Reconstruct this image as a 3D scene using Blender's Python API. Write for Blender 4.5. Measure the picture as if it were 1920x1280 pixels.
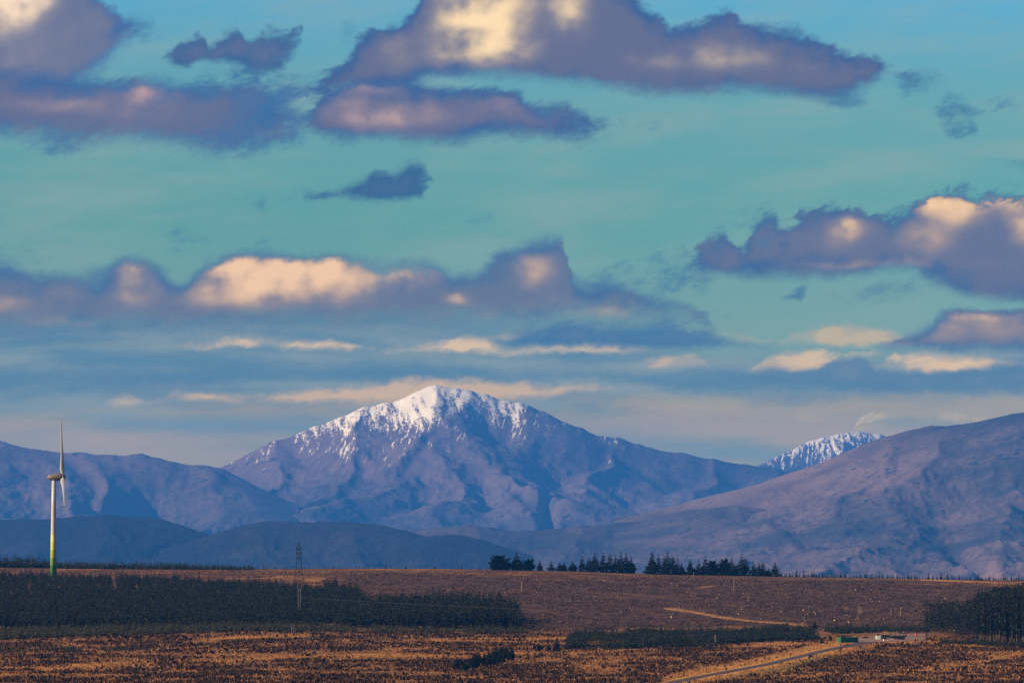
import bpy, bmesh, math, random
import numpy as np
from mathutils import Vector, Matrix

# ------------------------------------------------------------------ set-up
scene = bpy.context.scene
for o in list(bpy.data.objects):
    bpy.data.objects.remove(o, do_unlink=True)
COL = scene.collection
rng = np.random.default_rng(7)
random.seed(7)

# ------------------------------------------------------------------ camera (telephoto, about 12 degrees wide)
F = 960.0 / math.tan(math.radians(6.0))      # focal length in photo pixels (photo 1920 wide)
EYE_ROW = 1060.0                             # photo row of the true horizon
ALPHA = math.atan((EYE_ROW - 640.0) / F)
CA, SA = math.cos(ALPHA), math.sin(ALPHA)
cam_d = bpy.data.cameras.new('camera')
cam = bpy.data.objects.new('camera', cam_d)
COL.objects.link(cam)
cam_d.sensor_width = 36.0
cam_d.lens = 18.0 / math.tan(math.radians(6.0))
cam_d.clip_start = 1.0
cam_d.clip_end = 200000.0
cam.location = (0, 0, 0)
cam.rotation_euler = (math.pi / 2 + ALPHA, 0, 0)
scene.camera = cam

def P(px, row, Y):
    """World point at distance Y seen at a photo pixel (arrays allowed)."""
    xc = (np.asarray(px, float) - 960.0) / F
    yc = (640.0 - np.asarray(row, float)) / F
    dy = CA - SA * yc
    t = np.asarray(Y, float) / dy
    return xc * t, dy * t, (SA + CA * yc) * t

def row_of(Y, z):
    return 640.0 - F * (CA * z - SA * Y) / (CA * Y + SA * z)

def px_of(x, Y, z=0.0):
    return 960.0 + F * x / (CA * Y + SA * z)

# ------------------------------------------------------------------ light
SUN_EL, SUN_AZ = math.radians(25.0), math.radians(18.0)   # from the left, 12 degrees towards the camera's side
SUN_TO = Vector((-math.cos(SUN_AZ) * math.cos(SUN_EL), -math.sin(SUN_AZ) * math.cos(SUN_EL), math.sin(SUN_EL)))
sun_d = bpy.data.lights.new('sun', 'SUN')
sun_d.energy = 5.0
sun_d.angle = math.radians(0.5)
sun_d.color = (1.0, 0.75, 0.47)
sun = bpy.data.objects.new('sun', sun_d)
COL.objects.link(sun)
sun.location = (-300, 0, 300)
sun.rotation_euler = SUN_TO.to_track_quat('Z', 'Y').to_euler()

scene.view_settings.view_transform = 'Standard'
scene.view_settings.look = 'None'
scene.view_settings.exposure = 1.0
scene.view_settings.gamma = 1.0
scene.view_settings.use_curve_mapping = False
scene.render.engine = 'CYCLES'
scene.cycles.use_denoising = False
scene.cycles.max_bounces = 5
scene.cycles.diffuse_bounces = 2
scene.cycles.volume_bounces = 0
scene.cycles.sample_clamp_direct = 6.0
scene.cycles.sample_clamp_indirect = 1.0
scene.cycles.transparent_max_bounces = 6
scene.cycles.use_adaptive_sampling = False

# the air (used for the haze box below, and to know what the clouds look like behind it)
HAZE_COL, HAZE_DEN, HAZE_TOP, HAZE_FAR = (0.045, 0.29, 1.0), 2.25e-5, 1620.0, 58500.0
HAZE_J = (0.034, 0.195, 0.518)      # what a very thick layer of it would look like

def lin(r, g, b):
    return tuple(((c / 255.0) / 12.92 if c <= 10 else (((c / 255.0) + 0.055) / 1.055) ** 2.4) for c in (r, g, b))

# ---- a small expression layer over shader nodes
class S:
    nt = None
    def __init__(self, sock): self.s = sock
    @staticmethod
    def op(o, *a, clamp=False):
        n = S.nt.nodes.new('ShaderNodeMath'); n.operation = o; n.use_clamp = clamp
        for i, v in enumerate(a):
            if isinstance(v, S): S.nt.links.new(v.s, n.inputs[i])
            else: n.inputs[i].default_value = v
        return S(n.outputs[0])
    def __add__(a, b): return S.op('ADD', a, b)
    def __radd__(a, b): return S.op('ADD', b, a)
    def __sub__(a, b): return S.op('SUBTRACT', a, b)
    def __rsub__(a, b): return S.op('SUBTRACT', b, a)
    def __mul__(a, b): return S.op('MULTIPLY', a, b)
    def __rmul__(a, b): return S.op('MULTIPLY', b, a)
    def __truediv__(a, b): return S.op('DIVIDE', a, b)
    def mn(a, b): return S.op('MINIMUM', a, b)
    def mx(a, b): return S.op('MAXIMUM', a, b)
    def ss(a, lo, hi):
        n = S.nt.nodes.new('ShaderNodeMapRange'); n.interpolation_type = 'SMOOTHSTEP'
        S.nt.links.new(a.s, n.inputs[0])
        n.inputs[1].default_value = lo; n.inputs[2].default_value = hi
        return S(n.outputs[0])
    def lerp(a, lo, hi, x=0.0, y=1.0):
        n = S.nt.nodes.new('ShaderNodeMapRange')
        S.nt.links.new(a.s, n.inputs[0])
        n.inputs[1].default_value = lo; n.inputs[2].default_value = hi
        n.inputs[3].default_value = x; n.inputs[4].default_value = y
        return S(n.outputs[0])
def vec(x, y, z=0.0):
    n = S.nt.nodes.new('ShaderNodeCombineXYZ')
    for i, v in enumerate((x, y, z)):
        if isinstance(v, S): S.nt.links.new(v.s, n.inputs[i])
        else: n.inputs[i].default_value = v
    return S(n.outputs[0])
def grey_col(x):
    n = S.nt.nodes.new('ShaderNodeCombineColor')
    for i in range(3): S.nt.links.new(x.s, n.inputs[i])
    return S(n.outputs[0])
def noise(v, scale, detail=4.0, rough=0.5, dist=0.0, lac=2.0, color=False):
    n = S.nt.nodes.new('ShaderNodeTexNoise')
    if v is not None: S.nt.links.new(v.s, n.inputs['Vector'])
    n.inputs['Scale'].default_value = scale; n.inputs['Detail'].default_value = detail
    n.inputs['Roughness'].default_value = rough; n.inputs['Distortion'].default_value = dist
    n.inputs['Lacunarity'].default_value = lac
    return S(n.outputs['Color' if color else 'Fac'])
def sep(v):
    n = S.nt.nodes.new('ShaderNodeSeparateXYZ'); S.nt.links.new(v.s, n.inputs[0])
    return [S(n.outputs[i]) for i in range(3)]
def mixc(f, a, b, mode='MIX'):
    n = S.nt.nodes.new('ShaderNodeMix'); n.data_type = 'RGBA'; n.blend_type = mode
    for i, v in ((0, f), (6, a), (7, b)):
        if isinstance(v, S): S.nt.links.new(v.s, n.inputs[i])
        elif isinstance(v, tuple): n.inputs[i].default_value = tuple(v) + (1.0,)
        else: n.inputs[i].default_value = v
    return S(n.outputs[2])
def ramp(f, stops, interp='LINEAR'):
    n = S.nt.nodes.new('ShaderNodeValToRGB'); S.nt.links.new(f.s, n.inputs[0])
    r = n.color_ramp; r.interpolation = interp
    while len(r.elements) < len(stops): r.elements.new(0.5)
    for e, (p, c) in zip(r.elements, stops):
        e.position = p; e.color = tuple(c) + (1.0,)
    return S(n.outputs[0])
def fcurve(f, pts, x0, x1, y0, y1):
    f = f.lerp(x0, x1)
    n = S.nt.nodes.new('ShaderNodeFloatCurve'); S.nt.links.new(f.s, n.inputs['Value'])
    c = n.mapping.curves[0]
    q = sorted(((min(max((x - x0) / (x1 - x0), 0), 1), min(max((y - y0) / (y1 - y0), 0), 1)) for x, y in pts))
    while len(c.points) < len(q): c.points.new(0.5, 0.5)
    for p, (x, y) in zip(c.points, q):
        p.location = (x, y); p.handle_type = 'AUTO_CLAMPED'
    n.mapping.update()
    return S(n.outputs[0]) * (y1 - y0) + y0

# ------------------------------------------------------------------ world: Nishita sky with cumulus and stratus
world = bpy.data.worlds.new('World')
scene.world = world
world.use_nodes = True
nt = world.node_tree
nt.nodes.clear()
S.nt = nt
SKY_STRENGTH = 0.1
def build_sky():
    tc = nt.nodes.new('ShaderNodeTexCoord')
    d = S(tc.outputs['Generated'])
    dx, dy, dz = sep(d)
    az = S.op('ARCTAN2', dx, dy)
    el = S.op('ARCSINE', dz)
    u0 = az * F + 960.0                      # bearing and elevation, in units of 1/F radian
    r0 = EYE_ROW - el * F
    sky = nt.nodes.new('ShaderNodeTexSky')
    sky.sky_type = 'NISHITA'; sky.sun_disc = False
    sky.sun_elevation = SUN_EL
    sky.sun_rotation = math.atan2(SUN_TO.x, SUN_TO.y)
    sky.altitude = 200.0; sky.air_density = 1.0; sky.dust_density = 0.6; sky.ozone_density = 2.0
    base = mixc(1.0, S(sky.outputs[0]), SKY_TINT(r0), 'MULTIPLY')
    K = 0.5 / SKY_STRENGTH
    def C(r, g, b): return tuple(c * K for c in lin(r, g, b))
    p = vec(u0, r0 * 1.25)
    # billows displace everything a little
    wcol = noise(p, 1 / 190.0, 3.0, 0.55, color=True)
    wx, wy, _ = sep(wcol)
    wf = sep(noise(p, 1 / 38.0, 4.0, 0.6, color=True))
    u = u0 + (wx - 0.5) * 70.0 + (wf[0] - 0.5) * 26.0
    r = r0 + (wy - 0.5) * 34.0 + (wf[1] - 0.5) * 20.0
    n1 = noise(vec(u0 + r0 * 0.5, r0 * 1.6, 3.0), 1 / 95.0, 7.0, 0.62)          # ragged edges, sheared
    n2 = noise(vec(u0, r0 * 1.25, 9.0), 1 / 112.0, 4.0, 0.46)                       # inner billows
    n2b = noise(vec(u0 + 20.0, r0 * 1.25 + 22.0, 9.0), 1 / 112.0, 4.0, 0.46)
    emb = (n2 - n2b) * 2.6                                                        # light from the upper left on the billows
    rel = (n2 * 1.5 + 0.1) * (emb * 1.0 + 0.88).mx(0.25)
    bil = (n2 - 0.5) * 60.0 + emb * 32.0
    n3 = noise(vec(u0, r0 * 6.0, 5.0), 1 / 330.0, 5.0, 0.55)                    # stratus streaks
    n4 = noise(vec(u0 + r0 * 0.8, r0 * 1.5, 14.0), 1 / 34.0, 7.0, 0.7, 1.0)       # wisps
    ragged = (n1 - 0.5) * 2.6 + (n4 - 0.5) * 2.0
    state = [base]
    shared = dict(u=u, r=r, u0=u0, r0=r0, ragged=ragged, n1=n1, n2=n2, wx=wx, wy=wy, rel=rel, bil=bil)
    BLUE, MAUVE, CREAM = C(68, 112, 154), C(104, 116, 149), C(255, 226, 188)

    def over(a, col): state[0] = mixc(a, state[0], col)

    def glow(spots, uu, rr):
        tot = None
        for (cx, cy, sx, sy, w) in spots:
            a = (uu - cx) / sx; b = (rr - cy) / sy
            g = S.op('POWER', math.e, 0.0 - (a * a + b * b)) * w
            tot = g if tot is None else tot + g
        return tot

    def cloud(top, bot, lit=(), soft=(9, 16), amp=(26, 16), a=1.0, edge=BLUE, body=MAUVE, bright=CREAM, depth=46.0, cap=0.6, thin=0.0):
        sub = bpy.data.node_groups.new('cloud_shape', 'ShaderNodeTree')
        names = ['u', 'r', 'u0', 'r0', 'ragged', 'n1', 'n2', 'wx', 'wy', 'rel', 'bil']
        for nm in names: sub.interface.new_socket(nm, in_out='INPUT', socket_type='NodeSocketFloat')
        sub.interface.new_socket('alpha', in_out='OUTPUT', socket_type='NodeSocketFloat')
        sub.interface.new_socket('colour', in_out='OUTPUT', socket_type='NodeSocketColor')
        S.nt = sub
        gi = sub.nodes.new('NodeGroupInput'); go = sub.nodes.new('NodeGroupOutput')
        u, r, u0, r0, ragged, n1, n2, wx, wy, rel, bil = [S(gi.outputs[nm]) for nm in names]
        x0 = min(q[0] for q in top + bot) - 30; x1 = max(q[0] for q in top + bot) + 30
        ys = [q[1] for q in top + bot]; y0, y1 = min(ys) - 10, max(ys) + 10
        t = fcurve(u, top, x0, x1, y0, y1)
        b = fcurve(u, bot, x0, x1, y0, y1)
        dt = r - t + ragged * amp[0]
        db = b - r + ragged * amp[1]
        de = ((u - (x0 + 30)).mn((x1 - 30) - u)) * cap + ragged * amp[0]
        dd = dt.mn(de)
        al = (dd * (n2 * 2.4 - 0.25).mx(0.3)).ss(-soft[0] * 1.0, soft[0] * 2.0) * db.ss(-soft[1] * 0.8, soft[1] * 1.7)
        if thin: al = al * (n1.ss(thin - 0.12, thin + 0.1) * 0.85 + 0.15)
        if a != 1.0: al = al * a
        inner = dd.mn(db * 1.3) + bil
        col = mixc(inner.ss(0.0, depth * 1.25), edge, body)
        if lit:
            g = glow(lit, u0 + (wx - 0.5) * 60.0 + (n2 - 0.5) * 50.0, r0 + (wy - 0.5) * 50.0 + (n2 - 0.5) * 45.0)
            g = g * rel * dt.ss(0.0, 24.0)
            col = mixc(g.ss(0.0, 0.8), col, tuple(0.40 * q + 0.55 * w for q, w in zip(bright, MAUVE)))
            col = mixc(g.ss(0.35, 1.45), col, bright)
        sub.links.new(al.s, go.inputs[0]); sub.links.new(col.s, go.inputs[1])
        S.nt = nt
        gn = nt.nodes.new('ShaderNodeGroup'); gn.node_tree = sub
        for nm in names: nt.links.new(shared[nm].s, gn.inputs[nm])
        over(S(gn.outputs[0]), S(gn.outputs[1]))

    # thin high veil brightening the air between the clouds
    veil = noise(vec(u0 + r0 * 1.2, r0 * 3.5, 1.0), 1 / 420.0, 5.0, 0.55).ss(0.40, 0.72)
    veil2 = noise(vec(u0 * 0.8 - r0 * 0.6, r0 * 5.0, 21.0), 1 / 260.0, 6.0, 0.6).ss(0.46, 0.78)
    over((veil * 0.42 + veil2 * 0.26) * r0.ss(720, 400), C(148, 172, 173))
    over(veil2 * r0.ss(150, 420) * 0.14, C(84, 138, 166))

    # low grey stratus filling the bottom of the sky
    low = fcurve(u, [(-600, 600), (0, 590), (330, 600), (860, 600), (1250, 640), (1400, 668), (1700, 660), (1920, 640), (2600, 640)], -600, 2600, 560, 700)
    low_a = (r - low + (n3 - 0.5) * 60.0).ss(-30, 40)
    grey = mixc(n3.ss(0.35, 0.66), C(88, 134, 168), C(128, 152, 170))
    over(low_a * 0.9, grey)
    warm = noise(vec(u0, r0 * 8.0, 12.0), 1 / 520.0, 4.0, 0.5)
    over((r0 + (warm - 0.5) * 120.0).ss(735, 800) * 0.8, mixc(warm.ss(0.3, 0.64), C(112, 146, 174), C(160, 156, 158)))
    over((r0 + (warm - 0.5) * 60.0).ss(840, 950) * 0.55, C(118, 148, 172))

    def streak(top, bot, a=0.8, col=C(216, 188, 166), soft=(7, 7), amp=(9, 5)):
        cloud(top, bot, (), soft, amp, a, edge=tuple(0.75 * a + 0.25 * b for a, b in zip(col, C(110, 144, 170))), body=col, depth=9.0, cap=0.12)

    # warm slots between the stratus layers
    streak([(1040, 742), (1200, 738), (1400, 742), (1700, 735), (2100, 728)], [(1040, 775), (1300, 790), (1700, 800), (2100, 800)], 0.6, C(170, 160, 155), (16, 20))
    over((r - fcurve(u, [(-600, 700), (0, 690), (600, 682), (1000, 690), (1400, 700), (1920, 690), (2600, 690)], -600, 2600, 640, 760) + ragged * 8).ss(-14, 20)
         * (fcurve(u, [(-600, 715), (0, 735), (500, 716), (1000, 712), (1400, 738), (1920, 736), (2600, 730)], -600, 2600, 640, 760) - r + ragged * 8).ss(-8, 14) * 0.75, C(84, 132, 168))
    streak([(300, 748), (340, 738), (420, 742), (520, 738), (600, 728), (680, 722), (760, 712), (860, 710), (960, 716), (1060, 722), (1150, 728)],
           [(300, 752), (420, 756), (540, 754), (640, 756), (760, 756), (880, 752), (980, 746), (1060, 740), (1150, 730)], 0.8, C(208, 180, 162))
    streak([(345, 650), (400, 643), (440, 638), (500, 642), (560, 640), (640, 641), (700, 650)],
           [(345, 652), (400, 654), (450, 655), (500, 653), (560, 657), (640, 657), (700, 655)], 0.85, C(224, 196, 170))
    streak([(715, 660), (780, 650), (830, 640), (870, 630), (900, 632), (960, 650), (1000, 648), (1100, 645), (1235, 652)],
           [(715, 660), (800, 662), (870, 664), (960, 662), (1040, 660), (1130, 662), (1235, 655)], 0.85, C(224, 196, 170))
    streak([(925, 632), (950, 624), (985, 628)], [(925, 636), (950, 636), (985, 630)], 0.8)
    streak([(1180, 690), (1230, 666), (1290, 664), (1320, 682)], [(1180, 692), (1240, 691), (1320, 690)], 0.85, C(206, 182, 166))
    streak([(1410, 700), (1450, 668), (1500, 664), (1560, 660), (1605, 662)], [(1410, 702), (1440, 704), (1520, 700), (1605, 676)], 0.9, C(214, 188, 166))
    streak([(1635, 690), (1680, 664), (1740, 660), (1800, 666), (1880, 680), (1960, 690)], [(1635, 692), (1700, 694), (1740, 702), (1820, 698), (1960, 694)], 0.9, C(220, 192, 168))
    streak([(1460, 645), (1500, 620), (1560, 610), (1640, 608), (1690, 622), (1760, 640)], [(1460, 648), (1540, 652), (1620, 650), (1760, 642)], 0.9, C(190, 176, 160))
    streak([(1352, 622), (1390, 630), (1440, 640)], [(1352, 632), (1400, 646), (1440, 650)], 0.7, C(190, 176, 160))
    streak([(205, 758), (225, 742), (245, 750)], [(205, 760), (228, 764), (245, 762)], 0.7)
    streak([(1600, 806), (1612, 786), (1630, 778), (1656, 782)], [(1600, 808), (1620, 806), (1656, 790)], 0.9, C(236, 204, 172))
    streak([(1762, 796), (1776, 780), (1830, 784)], [(1762, 798), (1790, 797), (1830, 790)], 0.75, C(214, 190, 168))
    # dark lumps of the right stratus
    DB = C(86, 130, 168)
    cloud([(1420, 704), (1450, 692), (1500, 698), (1550, 686), (1600, 672), (1640, 690), (1700, 690), (1760, 702), (1840, 690), (1940, 676), (2200, 670)],
          [(1420, 716), (1500, 730), (1700, 736), (2200, 738)], (), (8, 14), (14, 6), 0.9, DB, C(104, 136, 168))
    cloud([(940, 646), (975, 622), (1020, 612), (1060, 600), (1150, 610), (1240, 596), (1290, 612), (1340, 620), (1380, 638), (1440, 648)],
          [(940, 648), (1050, 650), (1200, 654), (1440, 656)], (), (10, 10), (16, 6), 0.88, C(62, 118, 166), C(84, 124, 164))
    cloud([(110, 740), (150, 716), (190, 702), (240, 706), (330, 700), (400, 712), (440, 726)], [(110, 744), (200, 752), (340, 744), (440, 732)], (), (14, 12), (14, 6), 0.5, DB, DB)

    # the row of cumulus in the middle
    cloud([(-600, 470), (-300, 505), (0, 484), (40, 500), (80, 510), (150, 509), (200, 502), (235, 487), (268, 486), (300, 497), (322, 520), (345, 526), (368, 502), (395, 486), (430, 476), (480, 471),
           (530, 479), (570, 482), (622, 476), (680, 481), (735, 494), (780, 486), (820, 492), (856, 514), (890, 508), (918, 478), (942, 460), (972, 457), (1002, 447), (1040, 444), (1054, 466),
           (1060, 496), (1076, 520), (1100, 530), (1150, 528), (1200, 545), (1262, 556), (1322, 584), (1345, 610)],
          [(-600, 625), (0, 628), (300, 630), (600, 622), (860, 614), (1100, 606), (1250, 604), (1345, 618)],
          [(440, 520, 66, 42, 1.05), (545, 512, 85, 34, 1.05), (480, 562, 105, 26, 0.85), (655, 506, 88, 28, 1.0), (770, 512, 66, 24, 0.85), (620, 545, 120, 26, 0.4), (255, 528, 40, 36, 0.62), (250, 570, 45, 20, 0.4), (1000, 500, 34, 34, 0.68), (1030, 570, 60, 18, 0.42),
           (1120, 588, 120, 12, 0.35), (860, 566, 26, 9, 0.7), (0, 570, 80, 16, 0.45), (120, 602, 70, 12, 0.4), (140, 545, 50, 22, 0.22), (930, 585, 60, 20, 0.25)],
          (12, 34), (10, 14), 0.97, C(66, 112, 160), C(100, 120, 154), C(240, 200, 170))
    cloud([(1150, 560), (1200, 520), (1240, 486), (1290, 480), (1330, 520)], [(1150, 575), (1230, 560), (1330, 530)], (), (16, 16), (40, 34), 0.5, C(62, 120, 160), C(70, 120, 160), thin=0.5)
    # right: upper and lower cumulus
    cloud([(1270, 508), (1292, 486), (1312, 458), (1340, 438), (1364, 432), (1380, 464), (1398, 452), (1412, 420), (1440, 402), (1456, 428), (1482, 410), (1510, 394), (1560, 384), (1602, 384), (1640, 408), (1690, 404),
           (1712, 384), (1735, 368), (1765, 360), (1802, 357), (1824, 368), (1880, 368), (1930, 364), (2100, 372), (2500, 400)],
          [(1270, 512), (1380, 523), (1500, 522), (1600, 520), (1690, 512), (1740, 530), (1800, 556), (1920, 572), (2100, 580), (2500, 560)],
          [(1775, 402, 46, 30, 1.25), (1860, 386, 60, 20, 0.75), (1935, 430, 48, 36, 0.95), (1600, 436, 34, 16, 0.75), (1560, 455, 60, 24, 0.35), (1735, 456, 50, 26, 0.5), (1720, 495, 170, 10, 0.3), (1560, 498, 120, 10, 0.2)],
          (9, 14), (30, 8), 0.98, C(66, 108, 156), C(100, 116, 152), C(250, 208, 168))
    cloud([(1462, 558), (1480, 548), (1505, 538)], [(1462, 564), (1490, 566), (1510, 552)], (), (6, 8), (10, 8), 0.85, C(66, 120, 160), C(72, 120, 160))
    cloud([(1555, 560), (1590, 536), (1640, 528), (1700, 520), (1740, 530)], [(1555, 566), (1640, 562), (1740, 540)], (), (16, 16), (24, 20), 0.6, C(70, 126, 160), C(80, 126, 160), thin=0.48)
    cloud([(1650, 650), (1672, 632), (1700, 620), (1742, 600), (1782, 582), (1820, 576), (1880, 577), (1930, 584), (2010, 596), (2200, 610)],
          [(1650, 654), (1740, 658), (1860, 664), (2200, 662)],
          [(1820, 600, 80, 16, 0.7), (1770, 622, 60, 16, 0.5), (1880, 625, 60, 18, 0.45)], (7, 12), (12, 6), 0.96, C(70, 114, 160), C(122, 126, 152), C(232, 194, 166))
    # small ones
    cloud([(560, 372), (598, 356), (650, 350), (692, 334), (704, 320), (732, 326), (758, 314), (776, 307), (792, 318), (801, 340)], [(560, 376), (640, 371), (740, 380), (780, 374), (801, 350)],
          [(740, 345, 40, 20, 0.12)], (7, 8), (18, 8), 0.97, C(58, 106, 152), C(76, 108, 152))
    cloud([(300, 112), (322, 90), (350, 72), (370, 63), (386, 82), (410, 66), (436, 60), (456, 82), (480, 76), (502, 64), (540, 62), (556, 48), (566, 78)],
          [(300, 116), (332, 136), (370, 124), (400, 122), (440, 132), (482, 143), (520, 141), (552, 112), (566, 84)],
          [(500, 105, 50, 18, 0.2)], (8, 10), (20, 14), 0.97, C(62, 104, 152), C(94, 110, 152))
    cloud([(1762, 205), (1800, 182), (1816, 190), (1842, 218)], [(1762, 212), (1800, 252), (1830, 246), (1842, 222)], (), (14, 14), (34, 30), 0.8, C(58, 122, 164), C(66, 118, 160), thin=0.46)
    cloud([(1880, 306), (1920, 300), (2100, 290)], [(1880, 310), (1920, 318), (2100, 320)], (), (10, 10), (14, 12), 0.7, C(60, 124, 164), C(66, 118, 160))
    for (cx, cy, w, h) in ((590, 368, 46, 14), (1110, 248, 46, 22), (1580, 190, 70, 16), (260, 60, 40, 18), (660, 80, 26, 24), (1260, 500, 60, 40), (1420, 430, 40, 26), (1180, 520, 60, 30), (1330, 600, 50, 16), (30, 492, 50, 14), (430, 140, 60, 14), (950, 178, 50, 12), (345, 455, 34, 18), (482, 455, 12, 8), (915, 422, 20, 8), (1198, 236, 22, 8), (484, 382, 8, 7), (100, 284, 50, 14), (1720, 160, 60, 24), (1880, 200, 26, 10)):
        cloud([(cx - w, cy), (cx, cy - h), (cx + w, cy)], [(cx - w, cy + 2), (cx, cy + h), (cx + w, cy + 2)], (), (14, 14), (30, 28), 0.68, C(62, 122, 164), C(70, 122, 162), thin=0.5)
    # upper banks, back to front
    cloud([(-600, -400), (-200, -300), (0, -260), (140, -60), (180, -4), (214, 18), (222, 32), (258, 44), (278, 52)],
          [(-600, 250), (0, 250), (100, 200), (180, 150), (214, 116), (244, 84), (278, 58)],
          [(10, 10, 62, 48, 1.8), (80, 130, 140, 60, 0.16), (60, -10, 40, 40, 0.6), (-90, 30, 100, 70, 0.8), (190, 60, 60, 26, 0.12)], (9, 24), (18, 14), 0.98, C(66, 108, 164), C(106, 118, 152), C(255, 226, 196))
    cloud([(-600, 60), (0, 130), (120, 142), (190, 148), (250, 144), (300, 146), (340, 158), (372, 164), (402, 158), (450, 150), (502, 160), (545, 168)],
          [(-600, 240), (0, 258), (60, 268), (130, 282), (200, 266), (300, 280), (420, 294), (470, 284), (545, 262)],
          [(95, 204, 75, 16, 0.5), (285, 172, 50, 18, 0.55), (250, 205, 100, 34, 0.36), (10, 190, 40, 20, 0.2)], (10, 24), (14, 18), 0.97, C(62, 106, 160), C(100, 112, 149), C(226, 184, 178))
    cloud([(380, 172), (450, 156), (520, 160), (580, 158), (640, 148)], [(380, 270), (430, 292), (500, 276), (580, 258), (640, 250)], (), (16, 24), (46, 40), 0.85, C(62, 116, 164), C(76, 116, 162), thin=0.44)
    cloud([(560, 182), (600, 158), (642, 112), (664, 90), (684, 62), (702, 48), (728, 50), (760, 38), (784, 6), (812, -60), (1000, -110), (1170, -34), (1200, 2), (1232, 30), (1262, 46), (1292, 38), (1332, 27), (1368, 17),
           (1392, 36), (1440, 48), (1482, 55), (1530, 74), (1592, 97), (1642, 112), (1662, 128), (1702, 142), (1740, 158)],
          [(560, 184), (640, 176), (760, 168), (800, 150), (880, 148), (980, 152), (1060, 160), (1160, 174), (1260, 184), (1400, 182), (1480, 190), (1530, 194), (1580, 184), (1630, 172), (1670, 152), (1740, 162)],
          [(885, 40, 62, 62, 1.25), (930, 0, 90, 50, 0.8), (960, 88, 62, 34, 0.95), (870, 100, 60, 26, 0.62), (1075, 20, 34, 46, 0.8), (1330, 108, 50, 26, 0.58), (1400, 120, 60, 26, 0.4), (1250, 128, 60, 20, 0.3), (740, 100, 50, 30, 0.25), (1520, 130, 40, 16, 0.12)],
          (8, 15), (22, 10), 0.99, C(62, 102, 154), C(100, 112, 148), C(255, 224, 180))
    cloud([(560, 214), (586, 186), (626, 160), (660, 148), (720, 142), (790, 146), (862, 156), (940, 166), (968, 166), (986, 186), (1040, 194), (1092, 208), (1112, 226), (1138, 234)],
          [(560, 226), (590, 254), (640, 264), (700, 264), (780, 274), (850, 280), (906, 262), (1000, 260), (1080, 270), (1112, 260), (1138, 240)],
          [(690, 206, 100, 36, 0.42), (860, 215, 120, 30, 0.2), (685, 164, 60, 12, 0.42), (740, 236, 70, 18, 0.3), (950, 200, 50, 22, 0.2), (1020, 218, 40, 16, 0.16)], (8, 16), (18, 12), 0.98, C(62, 104, 156), C(100, 111, 148), C(230, 188, 180))

    # the rest of the sky carries the same broken cloud
    inv = S.op('DIVIDE', 1.0, dz.mx(0.0) + 0.12)
    g = noise(vec(dx * inv, dy * inv, 4.0), 1.6, 6.0, 0.55)
    out = S.op('MAXIMUM', u0.ss(2350, 2900), u0.ss(-350, -900))
    out = S.op('MAXIMUM', out, r0.ss(-250, -700))
    gc = mixc(g.ss(0.55, 0.8), C(62, 100, 150), C(140, 138, 156))
    over(g.ss(0.47, 0.6) * out * dz.ss(0.0, 0.05) * 0.85, gc)
    bg = nt.nodes.new('ShaderNodeBackground'); bg.inputs[1].default_value = SKY_STRENGTH
    # seen from the ground all of this lies behind the haze: give it the light it has out there
    path = S.op('MINIMUM', S.op('DIVIDE', HAZE_TOP, S.op('SINE', el).mx(0.001)), HAZE_FAR)
    T = S.op('EXPONENT', path * -HAZE_DEN)
    cr, cg, cb = sep(state[0])
    outc = []
    for ch, j in zip((cr, cg, cb), HAZE_J):
        outc.append(((ch - (1.0 - T) * (j * K)) / T).mx(ch * 0.12))
    fin = mixc(el.ss(-0.02, 0.0), state[0], vec(*outc))
    nt.links.new(fin.s, bg.inputs[0])
    wo = nt.nodes.new('ShaderNodeOutputWorld'); nt.links.new(bg.outputs[0], wo.inputs[0])

def SKY_TINT(r0):
    e = (EYE_ROW - r0) / 14350.0                 # 0 at the horizon, 1 overhead
    return ramp(e, [(0.0000, (0.25, 0.42, 0.75)), (0.0182, (0.20, 0.31, 0.50)), (0.0321, (0.20, 0.335, 0.41)), (0.0459, (0.15, 0.352, 0.38)),
                    (0.0600, (0.195, 0.388, 0.405)), (0.0739, (0.19, 0.46, 0.57)), (0.1477, (0.15, 0.38, 0.55)), (0.4, (0.08, 0.22, 0.36)), (1.0, (0.05, 0.14, 0.27))])
build_sky()
world.cycles.sampling_method = 'MANUAL'
world.cycles.sample_map_resolution = 1024
# ------------------------------------------------------------------ numeric noise
def _h(ix, iy, seed):
    n = (ix.astype(np.int64) * 374761393 + iy.astype(np.int64) * 668265263 + seed * 144269) & 0x7fffffff
    n = ((n ^ (n >> 13)) * 1274126177) & 0x7fffffff
    return ((n ^ (n >> 16)) & 0xffff) / 65535.0
def vnoise(x, y, seed=0):
    ix = np.floor(x); iy = np.floor(y)
    fx = x - ix; fy = y - iy
    fx = fx * fx * fx * (fx * (fx * 6 - 15) + 10); fy = fy * fy * fy * (fy * (fy * 6 - 15) + 10)
    a = _h(ix, iy, seed); b = _h(ix + 1, iy, seed); c = _h(ix, iy + 1, seed); d = _h(ix + 1, iy + 1, seed)
    return (a + (b - a) * fx) * (1 - fy) + (c + (d - c) * fx) * fy
def fbm(x, y, octv=5, seed=0, gain=0.5):
    s = 0.0; a = 1.0; t = 0.0
    for k in range(octv):
        s = s + a * vnoise(x, y, seed + k * 17); t += a
        x, y = (x * 1.62 + y * 1.18) + 7.3, (y * 1.62 - x * 1.18) - 3.1
        a *= gain
    return s / t
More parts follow.
